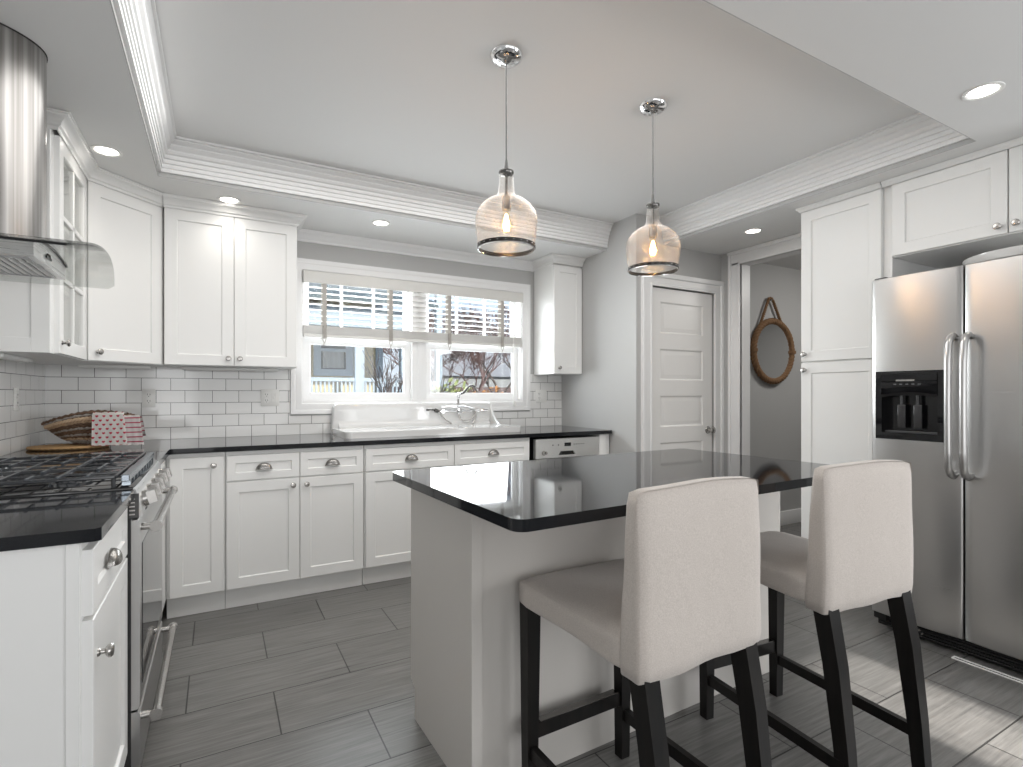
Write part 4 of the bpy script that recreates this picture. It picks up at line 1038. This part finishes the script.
# procedural hearts and stripes
def heart_mat():
    m = mat('heart_print', (.86, .84, .82), .9); t, bs = nodes(m); N, L = t.nodes, t.links
    tc = N.new('ShaderNodeTexCoord'); s = N.new('ShaderNodeSeparateXYZ'); L.new(tc.outputs['Object'], s.inputs[0])
    def mth(op, a, c_=None, d=None):
        n = N.new('ShaderNodeMath'); n.operation = op
        for i, v in enumerate((a, c_, d)):
            if v is None: continue
            if isinstance(v, (int, float)): n.inputs[i].default_value = v
            else: L.new(v, n.inputs[i])
        return n.outputs[0]
    p = .030
    row = mth('FLOOR', mth('DIVIDE', s.outputs['Z'], p*.75)); sh = mth('MULTIPLY', mth('MODULO', row, 2.0), .5)
    fx = mth('SUBTRACT', mth('FRACT', mth('ADD', mth('DIVIDE', mth('ADD', s.outputs['X'], 1.0), p), sh)), .5)
    fz = mth('SUBTRACT', mth('FRACT', mth('DIVIDE', s.outputs['Z'], p*.75)), .5)
    x = mth('MULTIPLY', fx, 3.4); y = mth('MULTIPLY', fz, 2.8)
    # heart: x^2 + (1.25y - sqrt|x|)^2 < 1
    yy = mth('SUBTRACT', mth('MULTIPLY', y, 1.25), mth('MULTIPLY', mth('SQRT', mth('ABSOLUTE', x)), .75))
    inside = mth('LESS_THAN', mth('ADD', mth('MULTIPLY', x, x), mth('MULTIPLY', yy, yy)), .62)
    mx = N.new('ShaderNodeMix'); mx.data_type = 'RGBA'; mx.inputs[6].default_value = (.86, .84, .82, 1); mx.inputs[7].default_value = (.60, .02, .06, 1)
    L.new(inside, mx.inputs[0]); L.new(mx.outputs[2], bs.inputs['Base Color']); return m
def stripe_mat():
    m = mat('stripe_print', (.86, .84, .82), .9); t, bs = nodes(m); N, L = t.nodes, t.links
    tc = N.new('ShaderNodeTexCoord'); s = N.new('ShaderNodeSeparateXYZ'); L.new(tc.outputs['Object'], s.inputs[0])
    d = N.new('ShaderNodeMath'); d.operation = 'DIVIDE'; L.new(s.outputs['Z'], d.inputs[0]); d.inputs[1].default_value = .026
    f = N.new('ShaderNodeMath'); f.operation = 'FRACT'; L.new(d.outputs[0], f.inputs[0])
    g = N.new('ShaderNodeMath'); g.operation = 'LESS_THAN'; L.new(f.outputs[0], g.inputs[0]); g.inputs[1].default_value = .24
    mx = N.new('ShaderNodeMix'); mx.data_type = 'RGBA'; mx.inputs[6].default_value = (.84, .80, .79, 1); mx.inputs[7].default_value = (.55, .09, .15, 1)
    L.new(g.outputs[0], mx.inputs[0]); L.new(mx.outputs[2], bs.inputs['Base Color']); return m
towel('dish_towel', 'white towel printed with small red hearts over the basket end', -.578, -.442, .180, .016, 0, heart_mat(), .016)
towel('dish_towel', 'white towel with pink stripes behind the heart towel', -.450, -.372, .160, .012, 0, stripe_mat(), -.012)

# ------------------------------------------------------------------ outside the window
ground = B(); box(ground, -40, YB+.2, -1.0, 60, 80, -.6); tag(obj('ground', ground, mat('winter_ground', (.15, .145, .13), .9)), 'pale winter ground outside the window', 'ground', kind='structure')
def siding(name, col):
    m = mat(name, col, .7); t, bs = nodes(m); N, L = t.nodes, t.links
    tc = N.new('ShaderNodeTexCoord'); s = N.new('ShaderNodeSeparateXYZ'); L.new(tc.outputs['Object'], s.inputs[0])
    d = N.new('ShaderNodeMath'); d.operation = 'DIVIDE'; L.new(s.outputs['Z'], d.inputs[0]); d.inputs[1].default_value = .11
    f = N.new('ShaderNodeMath'); f.operation = 'FRACT'; L.new(d.outputs[0], f.inputs[0])
    bp = N.new('ShaderNodeBump'); bp.inputs['Strength'].default_value = .9; bp.inputs['Distance'].default_value = .02; L.new(f.outputs[0], bp.inputs['Height']); L.new(bp.outputs[0], bs.inputs['Normal'])
    return m
yel = siding('yellow_siding', (.70, .56, .33)); blu = mat('pale_blue_trim', (.36, .43, .49), .6)
hs = thing('neighbour_house', 'yellow clapboard house with pale blue trim and porch outside the window', 'house', (0, 10.5, -.6))
b = B(); box(b, -5, 0, 0, 2.82, 6, 5.2); obj('wall', b, yel, hs)
b = B(); box(b, 2.74, -.03, 0, 2.88, .15, 5.2); box(b, -5, -.02, 0, 2.74, 0, .9); obj('corner_board', b, blu, hs)
b = B(); box(b, -5, -1.9, 0, 3.0, 0, .75); obj('porch_floor', b, mat('porch_grey', (.35, .36, .37), .7), hs)
b = B(); box(b, -5, -2.0, 3.02, 3.05, 0, 3.16); box(b, -5, -2.0, 2.86, 3.05, -1.85, 3.02); obj('porch_beam', b, blu, hs)
b = B(); loft(b, [[(-5, -2.25, 3.2), (3.2, -2.25, 3.2), (3.2, -2.25, 3.3), (-5, -2.25, 3.3)], [(-5, 0, 3.95), (2.9, 0, 3.95), (2.9, 0, 4.05), (-5, 0, 4.05)]], True, True); obj('porch_roof', b, mat('shingle', (.10, .13, .14), .8), hs)
b = B(); box(b, -5, -.45, 5.2, 3.6, 6.4, 5.35); loft(b, [[(-5, -.45, 5.35), (3.6, -.45, 5.35), (3.6, 6.4, 5.35), (-5, 6.4, 5.35)], [(-5, 2.9, 7.6), (3.2, 2.9, 7.6), (3.2, 3.0, 7.6), (-5, 3.0, 7.6)]], True, True); obj('roof', b, mat('slate', (.12, .14, .15), .8), hs)
blw = mat('pale_blue_trim_lifted', (.62, .70, .76), .6)  # lighter copy of the trim paint, offsetting the porch roof's shade
def hwin(x0, x1, z0, z1):
    b = B(); poly_slab(b, [(x0-.13, z0-.13), (x1+.13, z0-.13), (x1+.13, z1+.13), (x0-.13, z1+.13)], -.05, 0, [[(x0, z0), (x1, z0), (x1, z1), (x0, z1)]], lambda a, e, f: (a, f, e)); box(b, x0, -.04, (z0+z1)/2-.03, x1, 0, (z0+z1)/2+.03)
    w = obj('window', b, blw, hs); b = B(); box(b, x0, -.012, z0, x1, -.006, z1); obj('pane', b, mat('house_pane', (.10, .12, .13), .05), w)
    b = B(); R = [[(x0+.04+(x1-x0-.08)*i/16, -.02+.008*math.sin(i*1.5), z) for i in range(17)] for z in (z0+.02, (z0+z1)/2-.02)]; loft(b, R, False, False, closed=False); obj('curtain', b, mat('curtain', (.55, .55, .53), .8), w)
hwin(1.70, 2.16, 2.27, 3.0)
hwin(-1.6, -.8, 2.15, 3.0)
hwin(1.0, 1.75, 4.25, 5.0)
for x in (2.00, 2.76, -1.6):
    b = B(); box(b, x-.075, -1.87, .75, x+.075, -1.72, 2.87, .01); box(b, x-.10, -1.89, .75, x+.10, -1.70, .95, .01); obj('porch_post', b, blu, hs)
b = B(); box(b, -5, -1.83, 2.0, 3.0, -1.76, 2.06); box(b, -5, -1.82, 1.18, 3.0, -1.77, 1.23); obj('railing', b, blu, hs)
for i in range(46):
    x = .05+.064*i
    b = B(); box(b, x, -1.81, 1.20, x+.028, -1.785, 2.01); obj('baluster', b, blu, hs)
bark = mat('bark', (.10, .075, .065), .9); redb = mat('reddish_twigs', (.17, .10, .09), .9)
def tree(loc, hgt, lab, m, seed, depth=6, spread=.55, r0=.10, lean=(0, 0)):
    rnd = random.Random(seed); b = B()
    def br(p, d, l, r, k):
        if k < 3: r = max(r, .006)
        q = p + d*l
        q2 = q + Vector((rnd.uniform(-1, 1), rnd.uniform(-1, 1), rnd.uniform(-.5, 1)))*l*.10
        mid = (p+q2)/2 + Vector((rnd.uniform(-1, 1), rnd.uniform(-1, 1), 0))*l*.07
        n = 6 if k > 3 else 3
        tube(b, [p, mid, q2], [r, r*.85, r*.7], n, cap=False)
        if k == 0: return
        for i in range(rnd.choice((2, 3, 3)) if k > 2 else 4):
            a = rnd.uniform(0, 2*PI); s = rnd.uniform(.5, 1.15)*spread
            dd_ = (d + Vector((math.cos(a)*s, math.sin(a)*s, rnd.uniform(-.05, .35)))).normalized()
            br(p.lerp(q2, rnd.uniform(.65, 1.0)), dd_, l*rnd.uniform(.62, .85), r*.62, k-1)
    br(Vector((0, 0, 0)), Vector((lean[0], lean[1], 1)).normalized(), hgt*.28, r0, depth)
    o = obj('bare_tree', b, m, None, 80); o.location = loc; return tag(o, lab, 'tree', 'bare trees beyond the window')
tree((5.0, 13.0, -.6), 5.0, 'bare tree with reddish twigs nearest the yellow house', redb, 3, 7, .75, .05)
tree((7.0, 15.0, -.6), 5.4, 'bare spreading tree in the middle of the right window pane', redb, 5, 7, .8, .07)
tree((9.0, 17.0, -.6), 5.8, 'bare tree behind the street pole', bark, 9, 7, .75, .08)
tree((2.15, 7.0, -.6), 3.0, 'thin bare sapling standing in front of the porch', bark, 12, 4, .5, .022, (.02, 0))
tree((8.2, 23.0, -.6), 7.2, 'tall bare tree showing above the roofline', bark, 15, 7, .7, .09)
tree((14.5, 19.0, -.6), 6.2, 'distant bare tree at the far right of the window', redb, 21, 7, .7, .09)
b = B(); box(b, 3.95, 10.3, -.6, 4.08, 10.43, 3.4); tag(obj('white_post', b, blu), 'tall pale blue post standing in the yard', 'post')
pf = thing('yard_fence', 'low pale blue picket fence in the yard', 'fence', (3.45, 9.9, -.6))
for i in range(9):
    b = B(); box(b, .07*i, 0, 0, .07*i+.045, .02, 2.05); obj('picket', b, blu, pf)
b = B(); box(b, 0, .02, 1.85, .62, .05, 1.93); box(b, 0, .02, .4, .62, .05, .48); obj('rail', b, blu, pf)
b = B(); cyl(b, (10.2, 14, -.6), (10.25, 14, 6), .07, .05, n=10); tag(obj('street_pole', b, mat('pole', (.06, .06, .065), .7)), 'dark street pole behind the right window pane', 'pole')
def bush(loc, r, lab, m, seed, sl=.5):
    rnd = random.Random(seed); b = B()
    for i in range(700):
        d = Vector((rnd.gauss(0, 1), rnd.gauss(0, 1), rnd.gauss(0, 1))).normalized(); p = Vector((d.x*r*sl, d.y*r*sl, r*.9+d.z*r*.9))*rnd.uniform(.75, 1.05)
        u, v = frame_of(Vector((rnd.gauss(0, 1), rnd.gauss(0, 1), rnd.gauss(0, 1)))); s = rnd.uniform(.05, .10)*r
        b.faces.new([b.verts.new(p+u*s), b.verts.new(p+v*s*.6), b.verts.new(p-u*s), b.verts.new(p-v*s*.6)])
    for i in range(14):
        a = rnd.uniform(0, 6.28); tube(b, [(0, 0, 0), (math.cos(a)*r*.4*sl, math.sin(a)*r*.4*sl, r), (math.cos(a)*r*.7*sl, math.sin(a)*r*.7*sl, r*1.5)], .015, 4)
    o = obj('bush', b, m, None, 80); o.location = loc; return tag(o, lab, 'bush')
bush((3.62, 8.6, -.6), 1.10, 'yellow green bush low in the right window pane', mat('yellow_green', (.32, .36, .12), .8), 4)
bush((4.95, 9.9, -.6), 1.06, 'small orange leaved bush low in the right window pane', mat('orange_leaf', (.55, .24, .06), .8), 6)
hb = thing('distant_house', 'pale distant house behind the bare trees', 'house', (17, 33.5, -.6))
b = B(); box(b, -4, 0, 0, 3, 5, 3.0); obj('wall', b, siding('pale_siding', (.36, .37, .37)), hb)
b = B(); loft(b, [[(-4.3, -.4, 3.0), (3.3, -.4, 3.0), (3.3, 5.4, 3.0), (-4.3, 5.4, 3.0)], [(-4.3, 2.4, 4.9), (3.3, 2.4, 4.9), (3.3, 2.6, 4.9), (-4.3, 2.6, 4.9)]], True, True); obj('roof', b, mat('far_roof', (.28, .27, .27), .8), hb)
b = B(); box(b, 6.5, 30, -.6, 30, 31, 1.6); tag(obj('hedge', b, mat('far_hedge', (.16, .11, .10), .9)), 'dark reddish hedge line across the far yard', 'hedge')
